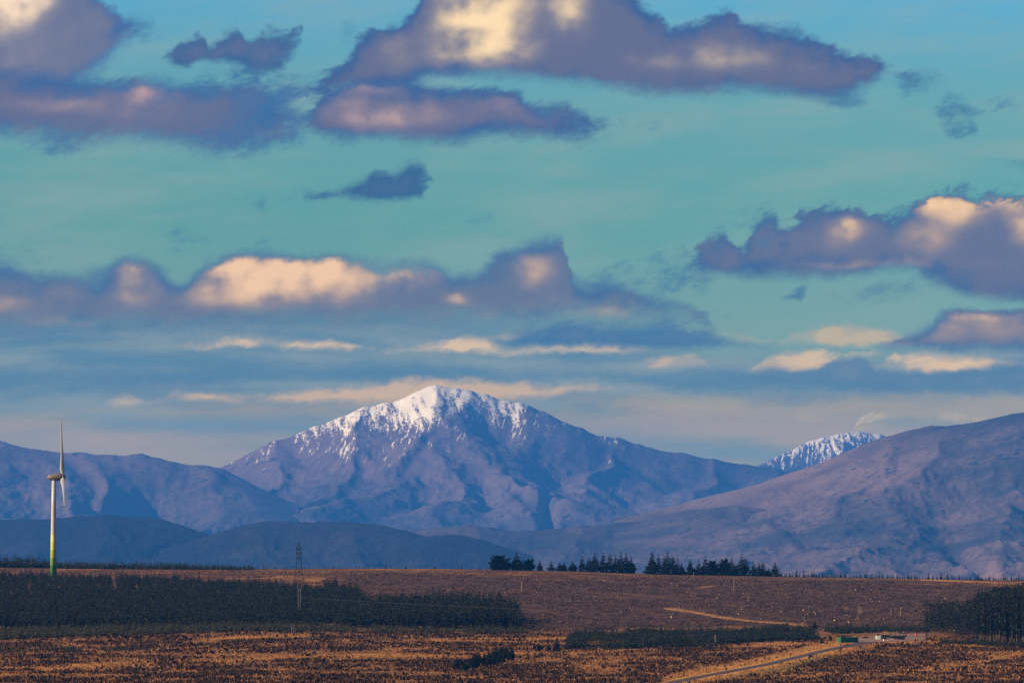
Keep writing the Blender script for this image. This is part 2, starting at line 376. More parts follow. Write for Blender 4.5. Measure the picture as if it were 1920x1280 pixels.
def ridged(x, y, octv=5, seed=0, gain=0.5):
    s = 0.0; a = 1.0; t = 0.0
    for k in range(octv):
        s = s + a * (1.0 - np.abs(2.0 * vnoise(x, y, seed + k * 31) - 1.0)) ** 2; t += a
        x, y = (x * 1.62 + y * 1.18) + 5.3, (y * 1.62 - x * 1.18) - 9.1
        a *= gain
    return s / t
def sstep(x, a, b):
    t = np.clip((x - a) / (b - a), 0, 1)
    return t * t * (3 - 2 * t)

# ------------------------------------------------------------------ mesh helpers
def link(name, me, mat=None, parent=None):
    o = bpy.data.objects.new(name, me)
    COL.objects.link(o)
    if mat is not None:
        for m in (mat if isinstance(mat, (list, tuple)) else [mat]):
            me.materials.append(m)
    if parent is not None: o.parent = parent
    return o
def tag(o, label=None, cat=None, group=None, kind=None):
    if label: o['label'] = label
    if cat: o['category'] = cat
    if group: o['group'] = group
    if kind: o['kind'] = kind
    return o
def np_mesh(name, V, faces, smooth=False, attrs=None):
    """faces: (n,3) or (n,4) array"""
    me = bpy.data.meshes.new(name)
    V = np.ascontiguousarray(V, np.float32); faces = np.ascontiguousarray(faces, np.int32)
    n, k = faces.shape
    me.vertices.add(len(V)); me.vertices.foreach_set('co', V.ravel())
    me.loops.add(n * k); me.loops.foreach_set('vertex_index', faces.ravel())
    me.polygons.add(n)
    me.polygons.foreach_set('loop_start', np.arange(0, n * k, k, dtype=np.int32))
    me.polygons.foreach_set('loop_total', np.full(n, k, np.int32))
    if smooth: me.polygons.foreach_set('use_smooth', np.ones(n, bool))
    me.update(calc_edges=True)
    for an, av in (attrs or {}).items():
        if av.ndim == 1:
            a = me.attributes.new(an, 'FLOAT', 'POINT'); a.data.foreach_set('value', av.astype(np.float32))
        else:
            a = me.attributes.new(an, 'FLOAT_COLOR', 'POINT')
            c = np.ones((len(V), 4), np.float32); c[:, :av.shape[1]] = av
            a.data.foreach_set('color', c.ravel())
    return me
def grid_faces(nr, nc):
    i = np.arange(nr - 1)[:, None] * nc + np.arange(nc - 1)[None, :]
    return np.stack([i, i + 1, i + nc + 1, i + nc], -1).reshape(-1, 4)

def material(name, rough=0.9, spec=0.2):
    m = bpy.data.materials.new(name); m.use_nodes = True
    S.nt = m.node_tree
    b = m.node_tree.nodes['Principled BSDF']
    b.inputs['Roughness'].default_value = rough
    b.inputs['Specular IOR Level'].default_value = spec
    return m, b
def flat(name, rgb, rough=0.8, var=0.25, scale=3.0, metallic=0.0, spec=0.3):
    m, b = material(name, rough, spec)
    b.inputs['Metallic'].default_value = metallic
    tc = m.node_tree.nodes.new('ShaderNodeTexCoord')
    n = noise(S(tc.outputs['Object']), scale, 4.0, 0.6)
    c = mixc(n, tuple(x * (1 - var) for x in rgb), tuple(min(1, x * (1 + var)) for x in rgb))
    m.node_tree.links.new(c.s, b.inputs['Base Color'])
    return m
def attr(name):
    n = S.nt.nodes.new('ShaderNodeAttribute'); n.attribute_name = name
    return n

# ------------------------------------------------------------------ mountains
def hill_material(name, snow_lo=None, snow_hi=None, dark=1.0, cool=0.0, sc=1.0, skew=0.0, warm=1.0):
    m, b = material(name, 0.95, 0.1)
    geo = S.nt.nodes.new('ShaderNodeNewGeometry')
    pos = S(geo.outputs['Position']); nx, ny, nz = sep(S(geo.outputs['Normal'])); px, py, pz = sep(pos)
    g1 = noise(pos, 1 / (1100.0 * sc), 6.0, 0.6)
    if skew: st = noise(vec((px + pz * 1.9) * 0.22, py * 0.10, (pz - px * skew) * 1.5), 1 / (150.0 * sc), 6.0, 0.6)
    else: st = noise(vec(px, py * 0.35, pz * 1.6), 1 / (200.0 * sc), 6.0, 0.62)
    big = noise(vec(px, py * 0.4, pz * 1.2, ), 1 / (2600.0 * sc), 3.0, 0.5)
    g2 = noise(pos, 1 / (80.0 * sc), 5.0, 0.65)
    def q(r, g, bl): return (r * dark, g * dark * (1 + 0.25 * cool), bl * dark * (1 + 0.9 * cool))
    rock, heath_shade, grass = q(0.012, 0.018, 0.026), q(0.034, 0.030, 0.030), q(0.150 * warm, 0.092 * warm, 0.072 * warm)
    c = mixc((st * 0.36 + g1 * 0.24 + big * 0.6).ss(0.50, 0.72), heath_shade, grass)  # heather and grass tones; the broad dark blue patches are painted-in shadow
    c = mixc((g2 * 0.55 + st * 0.45).ss(0.52, 0.66), c, rock)
    if snow_lo is not None:
        h = pz + nx * -300.0 + (g1 - 0.5) * 320.0
        cov = h.lerp(snow_lo, snow_hi, 0.0, 1.0)
        streak = noise(vec(px + pz * 0.25, py * 0.07, pz * 0.3), 1 / (52.0 * sc), 6.0, 0.7)
        fine = noise(pos, 1 / (30.0 * sc), 4.0, 0.65)
        sn = (streak * 0.66 + fine * 0.34 + cov * 0.34).ss(0.71, 0.80)
        sn = sn * cov.ss(0.0, 0.25)
        thin = noise(vec(px - pz * 0.2, py * 0.05, pz * 0.2), 1 / (34.0 * sc), 5.0, 0.7)
        sn = sn.mx((thin + (fine - 0.5) * 0.3 + cov * 0.1).ss(0.615, 0.665) * cov.ss(-0.02, 0.22) * 0.8)
        c = mixc(sn, c, (0.92, 0.84, 0.66))  # golden sunlight tint put into the snow colour
    bm = S.nt.nodes.new('ShaderNodeBump'); bm.inputs['Strength'].default_value = 0.6; bm.inputs['Distance'].default_value = 20.0 * sc
    S.nt.links.new((st + g2 * 0.6).s, bm.inputs['Height'])
    S.nt.links.new(bm.outputs[0], b.inputs['Normal'])
    S.nt.links.new(c.s, b.inputs['Base Color'])
    return m

def massif(name, lines, pxr, Yr, zf, mat, slope=0.5, nx=600, ny=240, amp=60.0, scale=420.0, carve=(), soft=18.0, seed=1, rough=14.0, ystretch=2.6, obj='mountain', k=1.0, spur=0.55):
    lines = [[(a, b, c * k) for (a, b, c) in ln] for ln in lines]
    Yr = (Yr[0] * k, Yr[1] * k); zf *= k; amp *= k; scale *= k; rough *= k; soft *= k
    carve = [(a, b, c * k, d * k, e * k, f * k) for (a, b, c, d, e, f) in carve]
    pxs = np.linspace(pxr[0], pxr[1], nx)
    Ys = np.linspace(Yr[0], Yr[1], ny)
    PX, YY = np.meshgrid(pxs, Ys)
    XX = (PX - 960.0) / F * YY / CA
    # wobble of the plan position makes the spurs irregular
    wx = (fbm(XX / 900.0, YY / 1500.0, 4, seed + 50) - 0.5) * 0.021 * Yr[0]
    wy = (fbm(XX / 900.0, YY / 1500.0, 4, seed + 90) - 0.5) * 0.03 * Yr[0]
    slope_n = slope * (0.75 + 0.5 * fbm(XX / 1500.0, YY / 1500.0, 3, seed + 5))
    H = None; H0 = None
    for li, ln in enumerate(lines):
        pts = [P(*q) for q in ln]
        wf = 0.0 if li == 0 else 1.0
        for (a, b) in zip(pts[:-1], pts[1:]):
            ax, ay, az = a; bx, by, bz = b
            dx, dy = bx - ax, by - ay
            L2 = dx * dx + dy * dy + 1e-6
            X2 = XX + wx * wf; Y2 = YY + wy * wf
            t = np.clip(((X2 - ax) * dx + (Y2 - ay) * dy) / L2, 0, 1)
            d = np.hypot(X2 - ax - t * dx, Y2 - ay - t * dy)
            hr = np.maximum(az + t * (bz - az) - zf, 5.0)
            h = hr * np.exp(-np.minimum(slope_n * d / hr, 30))
            # rounded top
            H = h if H is None else np.where(np.abs(H - h) < soft * 3, np.maximum(H, h) + soft * 0.35 * np.exp(-((H - h) / soft) ** 2), np.maximum(H, h))
        if li == 0: H0 = H.copy()
    H = spur * H + (1 - spur) * H0
    crest = P(*zip(*lines[0]))
    zc = np.interp(PX, [q[0] for q in lines[0]], crest[2]) - zf
    yc = np.interp(PX, [q[0] for q in lines[0]], crest[1])
    env = np.clip(1.0 - H / np.maximum(zc, 30), 0.0, 1.0)
    env = np.clip(env * 3.2, 0, 1) * np.clip(H / 120.0, 0, 1)
    rn = ridged(XX / scale + wx / 700, YY / (scale * ystretch) + wy / 1200, 5, seed)
    H = H - amp * env * (1.0 - rn) * 1.2 + amp * 0.25 * env
    H = H - amp * 0.42 * env * (1.0 - ridged(XX / (scale * 0.33) + wx / 300, YY / (scale * 0.8), 4, seed + 7, 0.6))
    H = H + rough * 1.3 * (fbm(XX / 120.0, YY / 260.0, 5, seed + 3, 0.6) - 0.5) * (0.25 + 0.75 * env)
    for (cx, crow, cY, rx, ry, dep) in carve:
        x, y, z = P(cx, crow, cY)
        q = ((XX - x) / rx) ** 2 + ((YY - y) / ry) ** 2
        H = H - dep * np.exp(-q ** 1.6)
    Z = np.maximum(H, 0) + zf
    me = np_mesh(name, np.stack([XX, YY, Z], -1).reshape(-1, 3), grid_faces(ny, nx), smooth=True)
    o = link(obj, me, mat)
    o['kind'] = 'structure'
    return o

def crest(pts, Y): return [(a, b, Y) for a, b in pts]

M_snow = hill_material('snowy_mountainside', 880.0, 1500.0, cool=0.35)
M_snow2 = hill_material('patchy_snow_mountainside', 950.0, 1560.0, 0.6, cool=0.5)
M_ridge = hill_material('high_moor', 860.0, 1560.0, 0.9, cool=0.35)
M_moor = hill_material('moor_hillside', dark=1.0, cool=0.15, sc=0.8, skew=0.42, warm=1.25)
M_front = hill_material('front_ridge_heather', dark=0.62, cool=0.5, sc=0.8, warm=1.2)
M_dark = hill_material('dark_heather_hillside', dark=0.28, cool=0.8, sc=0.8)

MAIN = crest([(150, 1040), (300, 960), (380, 905), (420, 876), (470, 852), (510, 832), (560, 815), (590, 800), (640, 783), (680, 766), (720, 757), (750, 752), (780, 738), (800, 728), (815, 723), (835, 727), (860, 730), (880, 733), (912, 736),
              (950, 750), (980, 757), (1020, 773), (1060, 795), (1090, 803), (1112, 817), (1135, 820), (1160, 822), (1200, 835), (1220, 842), (1280, 850), (1340, 862), (1400, 872), (1440, 876), (1490, 884), (1600, 905), (1750, 980), (1850, 1050)], 24000)
massif('main_mountain', k=1.76, lines=[MAIN,
    [(838, 728, 24000), (846, 752, 23500), (800, 790, 22900), (740, 828, 22300), (660, 862, 21600), (600, 905, 20800)],
    [(895, 742, 24000), (868, 768, 23500), (900, 790, 23000), (960, 812, 22500), (1030, 832, 22000), (1090, 850, 21400)],
    [(720, 757, 24000), (690, 800, 23300), (620, 850, 22400), (540, 910, 21200), (440, 985, 19500)],
    [(852, 762, 23500), (850, 840, 22000), (820, 920, 20600), (780, 1000, 19000)],
    [(960, 812, 22500), (985, 880, 21500), (1000, 950, 20300), (1005, 1010, 19200)],
    [(1190, 835, 24000), (1120, 880, 22600), (1075, 945, 21000), (1055, 1010, 19400)],
    [(1340, 862, 24000), (1260, 920, 22000), (1200, 1000, 19800)],
    [(1440, 876, 24000), (1400, 930, 22500), (1380, 1000, 20400)],
    [(560, 815, 24000), (500, 880, 22600), (420, 950, 21000)]],
    pxr=(180, 1720), Yr=(18200, 25500), zf=-160.0, mat=M_snow, slope=0.62, spur=0.52, nx=560, ny=210, amp=26, scale=260, seed=3,
    carve=[(925, 775, 23700, 130, 260, 55), (1030, 965, 20300, 34, 1700, 130)])

LEFT = crest([(-900, 780), (-500, 790), (-300, 800), (-100, 815), (0, 826), (30, 838), (75, 843), (150, 848), (200, 852), (265, 850), (300, 861), (330, 868), (380, 872), (420, 880), (455, 915), (490, 975), (520, 1020)], 21000)
massif('left_mountain', k=1.84, lines=[LEFT,
    [(60, 842, 21000), (120, 900, 19600), (260, 950, 18600), (400, 990, 17800), (470, 1015, 17200)],
    [(160, 849, 21000), (190, 880, 20300), (215, 905, 19700), (230, 925, 19200)],
    [(385, 873, 21000), (405, 900, 20200), (400, 925, 19500)],
    [(-100, 815, 21000), (-60, 900, 19400), (40, 980, 17800)]],
    pxr=(-700, 560), Yr=(16500, 22300), zf=-160.0, mat=M_ridge, slope=0.5, nx=400, ny=160, amp=36, scale=230, seed=11,
    carve=[(300, 895, 20000, 230, 500, 110)])

massif('far_peak', k=1.76, lines=[crest([(1300, 980), (1380, 905), (1430, 872), (1460, 856), (1490, 840), (1520, 826), (1545, 818), (1575, 812), (1600, 809), (1620, 809), (1650, 813), (1668, 820), (1720, 850), (1800, 900), (1900, 980)], 30000),
    [(1580, 812, 30000), (1560, 850, 29000), (1520, 900, 27800)],
    [(1640, 812, 30000), (1640, 850, 29000), (1620, 900, 27800)]],
    pxr=(1330, 1860), Yr=(26500, 31200), zf=-160.0, mat=M_snow2, slope=0.6, nx=210, ny=100, amp=80, scale=360, seed=21)

massif('right_hill', k=2.16, lines=[crest([(1180, 1060), (1300, 1000), (1380, 957), (1410, 938), (1440, 915), (1480, 895), (1510, 890), (1545, 889), (1580, 875), (1610, 850), (1650, 830), (1690, 818), (1720, 812), (1745, 802), (1765, 806), (1800, 800), (1850, 793), (1890, 785),
     (1920, 778), (2100, 735), (2400, 720), (2700, 800)], 13500),
    [(1545, 889, 13500), (1500, 940, 12600), (1430, 1000, 11600), (1380, 1050, 10800)],
    [(1765, 806, 13500), (1720, 880, 12600), (1640, 960, 11500), (1540, 1030, 10500), (1460, 1075, 9700)],
    [(1920, 778, 13500), (1930, 880, 12400), (1860, 990, 11000), (1760, 1050, 10200), (1700, 1085, 9500)],
    [(2100, 735, 13500), (2080, 930, 11500), (1980, 1040, 10100)],
    [(1650, 830, 13500), (1620, 900, 12700), (1560, 970, 11800)]],
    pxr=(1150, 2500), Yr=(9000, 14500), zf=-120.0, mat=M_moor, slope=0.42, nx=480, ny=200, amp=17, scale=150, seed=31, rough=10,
    carve=[(1850, 1030, 10500, 34, 700, 40)], obj='hill')

massif('front_ridge', k=2.4, lines=[crest([(640, 1050), (700, 1012), (740, 1002), (770, 1000), (830, 993), (880, 990), (930, 997), (1000, 1000), (1040, 998), (1100, 992), (1165, 984), (1200, 990), (1240, 976), (1290, 963), (1340, 960), (1380, 955), (1430, 962), (1500, 985), (1580, 1020), (1700, 1070)], 11500),
    [(1290, 963, 11500), (1240, 1010, 10500), (1180, 1050, 9700)], [(1100, 992, 11500), (1040, 1030, 10500)], [(880, 990, 11500), (900, 1035, 10500), (960, 1060, 9800)], [(1380, 955, 11500), (1370, 1010, 10500), (1340, 1055, 9600)]],
    pxr=(620, 1720), Yr=(9000, 12200), zf=-110.0, mat=M_front, slope=0.4, nx=400, ny=120, amp=12, scale=130, seed=41, rough=9, obj='hill')

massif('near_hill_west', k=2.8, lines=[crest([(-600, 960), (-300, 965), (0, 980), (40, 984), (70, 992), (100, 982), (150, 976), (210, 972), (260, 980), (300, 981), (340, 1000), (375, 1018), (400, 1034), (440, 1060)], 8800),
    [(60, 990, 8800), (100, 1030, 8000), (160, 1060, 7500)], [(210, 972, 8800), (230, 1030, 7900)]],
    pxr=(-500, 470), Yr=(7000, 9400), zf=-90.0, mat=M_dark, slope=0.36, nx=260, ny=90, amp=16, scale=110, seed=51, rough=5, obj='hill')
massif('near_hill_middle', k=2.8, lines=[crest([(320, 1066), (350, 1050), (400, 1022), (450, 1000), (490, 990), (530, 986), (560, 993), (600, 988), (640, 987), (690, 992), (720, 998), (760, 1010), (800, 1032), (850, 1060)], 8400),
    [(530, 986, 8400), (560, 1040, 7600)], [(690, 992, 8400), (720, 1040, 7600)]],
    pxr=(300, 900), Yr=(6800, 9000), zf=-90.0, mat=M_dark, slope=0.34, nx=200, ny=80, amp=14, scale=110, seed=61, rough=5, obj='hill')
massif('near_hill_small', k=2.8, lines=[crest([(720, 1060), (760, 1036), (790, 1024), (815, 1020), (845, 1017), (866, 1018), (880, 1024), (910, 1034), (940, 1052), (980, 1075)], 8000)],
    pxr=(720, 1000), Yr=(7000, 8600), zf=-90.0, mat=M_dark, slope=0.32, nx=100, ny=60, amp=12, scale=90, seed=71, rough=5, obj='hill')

# ------------------------------------------------------------------ the moor in front
RID = [(-3000, 1040), (-500, 1052), (0, 1061), (200, 1064), (480, 1066), (700, 1065), (950, 1067), (1100, 1070), (1200, 1074), (1350, 1077), (1500, 1080), (1700, 1084), (1920, 1088), (2400, 1096), (5000, 1120)]
GK = [(1500, 1.27), (1900, 1.0), (2250, 0.78), (2600, 0.585), (2900, 0.43), (3300, 0.23), (3700, 0.06), (3950, 0.0)]
def ground_row(px, Y):
    rid = np.interp(px, *zip(*RID))
    return rid + (1290.0 - rid) * np.interp(Y, *zip(*GK))
TRACK = [(1225, 1290, 3.6), (1262, 1278, 3.6), (1310, 1268, 3.6), (1370, 1257, 3.6), (1430, 1246, 3.6), (1490, 1232, 3.6), (1545, 1219, 3.8), (1590, 1210, 4.4), (1630, 1203, 6.0), (1668, 1199.5, 9.0), (1705, 1196, 9.0), (1732, 1194, 8.0)]
def y_of(px, row):
    rid = np.interp(px, *zip(*RID))
    g = (np.asarray(row, float) - rid) / (1290.0 - rid)
    gx = [q[1] for q in GK][::-1]; gy = [q[0] for q in GK][::-1]
    return np.interp(g, gx, gy)
def _poly_d(x, y, pts):
    D = np.full(np.shape(x), 1e9)
    for (a, b) in zip(pts[:-1], pts[1:]):
        dx, dy = b[0] - a[0], b[1] - a[1]
        t = np.clip(((x - a[0]) * dx + (y - a[1]) * dy) / (dx * dx + dy * dy + 1e-9), 0, 1)
        D = np.minimum(D, np.hypot(x - a[0] - t * dx, y - a[1] - t * dy))
    return D
TRACK_W = []
for (a, b, w) in TRACK:
    Y = float(y_of(a, b)); TRACK_W.append(((a - 960) / F * Y / CA, Y))
def ground_z(x, Y):
    x = np.asarray(x, float); Y = np.asarray(Y, float)
    px = px_of(x, np.maximum(Y, 1.0), 0.0)
    zi = P(px, ground_row(px, np.clip(Y, 1500, 3950)), np.clip(Y, 1500, 3950))[2]
    near = np.interp(Y, [-3000, -200, 0, 200, 600, 1500], [-2.5, -2.5, -2.6, -15, -42, 0])
    z1500 = P(px, ground_row(px, np.full_like(Y, 1500.0)), np.full_like(Y, 1500.0))[2]
    wn = sstep(Y, 500, 1500)
    zn = np.where(Y < 600, near, -42 + (z1500 + 42) * sstep(Y, 600, 1500))
    back = np.interp(Y, [3950, 4200, 4800, 7000, 12000, 60000], [0, -3, -40, -170, -200, -230])
    z = np.where(Y < 1500, zn, zi + back)
    td = np.clip(_poly_d(x, Y, TRACK_W) / 26.0, 0, 1)
    k = sstep(Y, 900, 1500) * (0.12 + 0.88 * td)
    kk = np.where(Y > 4100, 1.0, k) * np.where(np.abs(Y - 3950) < 500, 0.45, 1.0)
    z = z + kk * (1.8 * (fbm(x / 120.0, Y / 120.0, 3, 5) - 0.5) + 0.7 * (fbm(x / 22.0, Y / 22.0, 3, 8) - 0.5))
    return z
def at(px, row):
    Y = float(y_of(px, row)); x = (px - 960.0) / F * Y / CA
    return x, Y, float(ground_z(np.array([x]), np.array([Y]))[0])
def at_many(px, row):
    Y = y_of(px, row); x = (np.asarray(px, float) - 960.0) / F * Y / CA
    return x, Y, ground_z(x, Y)

xs = np.concatenate([-np.geomspace(30000, 580, 28), np.arange(-530, 531, 2.7), np.geomspace(580, 30000, 28)])
ys = np.concatenate([np.linspace(-1000, 1480, 36), np.arange(1500, 2000, 6.0), np.arange(2000, 4150, 9.0), np.geomspace(4180, 57500, 52)])
XX, YY = np.meshgrid(xs, ys)
ZZ = ground_z(XX, YY)
PXg = px_of(XX, np.maximum(YY, 50), ZZ); RWg = np.where((YY > 1500) & (YY < 3950), ground_row(PXg, YY), 2000.0)

def line_mask(px, row, pts, w):
    """1 on a strip along a photo-space polyline given as (px,row); w = half height in rows"""
    x = np.array([q[0] for q in pts], float); y = np.array([q[1] for q in pts], float)
    r = np.interp(px, x, y)
    inside = sstep(px, x[0] - 12, x[0] + 12) * (1 - sstep(px, x[-1] - 12, x[-1] + 12))
    return inside * np.exp(-((row - r) / w) ** 2)
def in_poly(px, row, poly):
    px = np.asarray(px, float); row = np.asarray(row, float)
    c = np.zeros(px.shape, bool)
    n = len(poly)
    for i in range(n):
        x1, y1 = poly[i]; x2, y2 = poly[(i + 1) % n]
        m = ((y1 > row) != (y2 > row)) & (px < (x2 - x1) * (row - y1) / (y2 - y1 + 1e-12) + x1)
        c ^= m
    return c
FOREST = [(-170, 1181), (0, 1180), (240, 1176), (480, 1174), (700, 1176), (880, 1180), (972, 1181), (976, 1165), (940, 1150), (890, 1142), (830, 1137), (760, 1136), (690, 1138), (668, 1108), (620, 1100), (590, 1108), (556, 1102), (480, 1096), (380, 1092), (300, 1086), (180, 1083), (60, 1080), (-170, 1077)]
CLEAR = [(655, 1075), (760, 1074), (930, 1080), (1000, 1086), (1120, 1086), (1250, 1084), (1500, 1086), (1700, 1092), (2300, 1112), (2300, 1206), (1700, 1188), (1560, 1186), (1420, 1172), (1290, 1174), (1160, 1176), (1040, 1186), (990, 1180), (965, 1160), (900, 1138), (780, 1130), (680, 1130), (660, 1105)]
STRIPS = [([(-40, 1272), (60, 1256), (140, 1246), (260, 1240), (420, 1238), (520, 1232), (700, 1228), (860, 1230), (960, 1226)], 5, 0.9),
          ([(-40, 1232), (80, 1222), (160, 1216), (240, 1208)], 4, 0.8), ([(370, 1202), (440, 1196), (520, 1193), (585, 1193)], 4, 1.0),
          ([(800, 1201), (880, 1197), (960, 1198), (1060, 1196), (1110, 1194)], 4, 1.0), ([(960, 1226), (1040, 1228), (1100, 1222), (1240, 1218)], 7, 0.8),
          ([(1100, 1240), (1200, 1236), (1280, 1234)], 4, 0.6), ([(1240, 1140), (1290, 1146), (1340, 1155), (1390, 1162), (1450, 1167), (1520, 1172)], 3.8, 0.8),
          ([(1330, 1177), (1350, 1179), (1390, 1178)], 3, 0.8), ([(1350, 1203), (1420, 1203), (1500, 1206), (1560, 1208)], 5, 0.9),
          ([(1580, 1186), (1640, 1182), (1670, 1186)], 3, 0.9), ([(1300, 1102), (1340, 1098)], 2, 0.7), ([(1090, 1100), (1110, 1101)], 2, 0.6), ([(1180, 1115), (1280, 1117)], 2, 0.5),
          ([(1640, 1206), (1720, 1204), (1800, 1207), (1920, 1213)], 4, 0.9), ([(1700, 1265), (1760, 1250), (1840, 1240), (1930, 1222)], 6, 0.7),
          ([(1600, 1272), (1700, 1262), (1800, 1254)], 5, 0.5), ([(1720, 1086), (1920, 1094)], 2, 0.9), ([(520, 1262), (700, 1258), (860, 1262)], 4, 0.35)]
grassy = np.zeros(XX.shape)
for pts, w, s in STRIPS:
    grassy = np.maximum(grassy, s * line_mask(PXg, RWg, pts, w))
fore = (RWg > 1188) & (RWg < 1500)
grassy = np.maximum(grassy, np.where(RWg < 1500, 0.0, 0.4))
track_d = _poly_d(XX, YY, TRACK_W)
tx = np.array([q[0] for q in TRACK], float); tr = np.array([q[1] for q in TRACK], float)
trow = np.interp(PXg, tx, tr)
on = sstep(PXg, 1220, 1260) * (1 - sstep(PXg, 1730, 1760))
verge = on * np.exp(-np.clip((trow - 9 - RWg) / 9.0, 0, 9) ** 2) * np.exp(-np.clip((RWg - trow - 10) / 7.0, 0, 9) ** 2)
verge *= (1 - sstep(PXg, 1560, 1640)) * 0.8 + 0.2
grassy = np.maximum(grassy, verge)
green = on * np.exp(-((RWg - trow - 17) / 11.0) ** 2) * (1 - sstep(PXg, 1540, 1600)) * sstep(PXg, 1280, 1380)
jx = (fbm(XX / 18, YY / 40, 3, 44) - 0.5) * 90; jr = (fbm(XX / 25, YY / 50, 3, 45) - 0.5) * 14
clear = np.where(in_poly(PXg + jx, RWg + jr, CLEAR), 1.0, 0.0)
clear = np.maximum(clear, 0.62 * (RWg < 1092) * (fbm(XX / 30, YY / 60, 3, 46) > 0.34))
zone = np.stack([grassy.ravel(), clear.ravel(), green.ravel()], -1)

def ground_material():
    m, b = material('moor_ground', 1.0, 0.05)
    geo = S.nt.nodes.new('ShaderNodeNewGeometry'); pos = S(geo.outputs['Position'])
    z = attr('zone'); gs, cl, gr = sep(S(z.outputs['Color']))
    a = noise(pos, 1 / 34.0, 5.0, 0.6); c = noise(pos, 1 / 3.2, 4.0, 0.65); d = noise(pos, 1 / 9.0, 4.0, 0.6)
    sw = noise(pos, 1 / 90.0, 4.0, 0.55)
    moor = mixc((a * 0.45 + c * 0.3 + sw * 0.3).ss(0.42, 0.62), (0.085, 0.045, 0.026), (0.29, 0.138, 0.052))
    moor = mixc(d.ss(0.55, 0.66), moor, (0.035, 0.024, 0.018))
    brash = mixc((c * 0.6 + d * 0.4).ss(0.38, 0.62), (0.016, 0.011, 0.012), (0.11, 0.064, 0.052))
    brash = mixc((a * 0.7 + d * 0.3).ss(0.52, 0.62), brash, (0.12, 0.06, 0.034))
    col = mixc(cl, moor, brash)
    gold = mixc(c, (0.27, 0.125, 0.038), (0.54, 0.27, 0.08))
    col = mixc((gs * 0.85 + (d - 0.5) * 1.1 + (c - 0.5) * 0.5).ss(0.32, 0.85), col, gold)
    col = mixc((gr + (d - 0.5) * 0.5).ss(0.3, 0.8), col, mixc(c, (0.10, 0.082, 0.028), (0.22, 0.165, 0.055)))
    bm = S.nt.nodes.new('ShaderNodeBump'); bm.inputs['Strength'].default_value = 1.0; bm.inputs['Distance'].default_value = 0.9
    S.nt.links.new((c + d).s, bm.inputs['Height']); S.nt.links.new(bm.outputs[0], b.inputs['Normal'])
    S.nt.links.new(col.s, b.inputs['Base Color'])
    return m
ground = link('ground', np_mesh('ground', np.stack([XX, YY, ZZ], -1).reshape(-1, 3), grid_faces(len(ys), len(xs)), True, {'zone': zone}), ground_material())
ground['kind'] = 'structure'

# ------------------------------------------------------------------ the air: one closed box of even haze
def box_mesh(name, lo, hi):
    V = [(x, y, z) for z in (lo[2], hi[2]) for y in (lo[1], hi[1]) for x in (lo[0], hi[0])]
    Fc = [(0, 2, 3, 1), (4, 5, 7, 6), (0, 1, 5, 4), (2, 6, 7, 3), (0, 4, 6, 2), (1, 3, 7, 5)]
    return np_mesh(name, np.array(V), np.array(Fc))
hm = bpy.data.materials.new('haze'); hm.use_nodes = True
hm.node_tree.nodes.clear()
pv = hm.node_tree.nodes.new('ShaderNodeVolumePrincipled')
pv.inputs['Color'].default_value = HAZE_COL + (1.0,)
pv.inputs['Density'].default_value = HAZE_DEN
pv.inputs['Anisotropy'].default_value = 0.0
mo = hm.node_tree.nodes.new('ShaderNodeOutputMaterial'); hm.node_tree.links.new(pv.outputs[0], mo.inputs['Volume'])
haze = link('haze', box_mesh('haze', (-31000, -1100, -330), (31000, HAZE_FAR, HAZE_TOP)), hm)
haze['kind'] = 'stuff'
# ------------------------------------------------------------------ trees
def needle_material(name, rgb, tip):
    m, b = material(name, 0.85, 0.15)
    oi = S.nt.nodes.new('ShaderNodeObjectInfo'); tc = S.nt.nodes.new('ShaderNodeNewGeometry')
    n = noise(S(tc.outputs['Position']), 0.55, 3.0, 0.6); n0 = noise(S(tc.outputs['Position']), 0.05, 2.0, 0.5)
    at_ = attr('tint')
    f = (n * 0.35 + n0 * 0.2 + S(oi.outputs['Random']) * 0.12 + S(at_.outputs['Fac']) * 0.55).ss(0.30, 0.85)
    m.node_tree.links.new(mixc(f, rgb, tip).s, b.inputs['Base Color'])
    return m
M_needle = needle_material('spruce_needles', (0.005, 0.009, 0.005), (0.021, 0.026, 0.012))
M_young = needle_material('young_needles', (0.016, 0.019, 0.007), (0.045, 0.040, 0.014))
M_bark = flat('spruce_bark', (0.10, 0.065, 0.045), 0.95, 0.4, 2.0)
M_deadwood = flat('dead_wood', (0.22, 0.17, 0.13), 0.95, 0.35, 1.5)

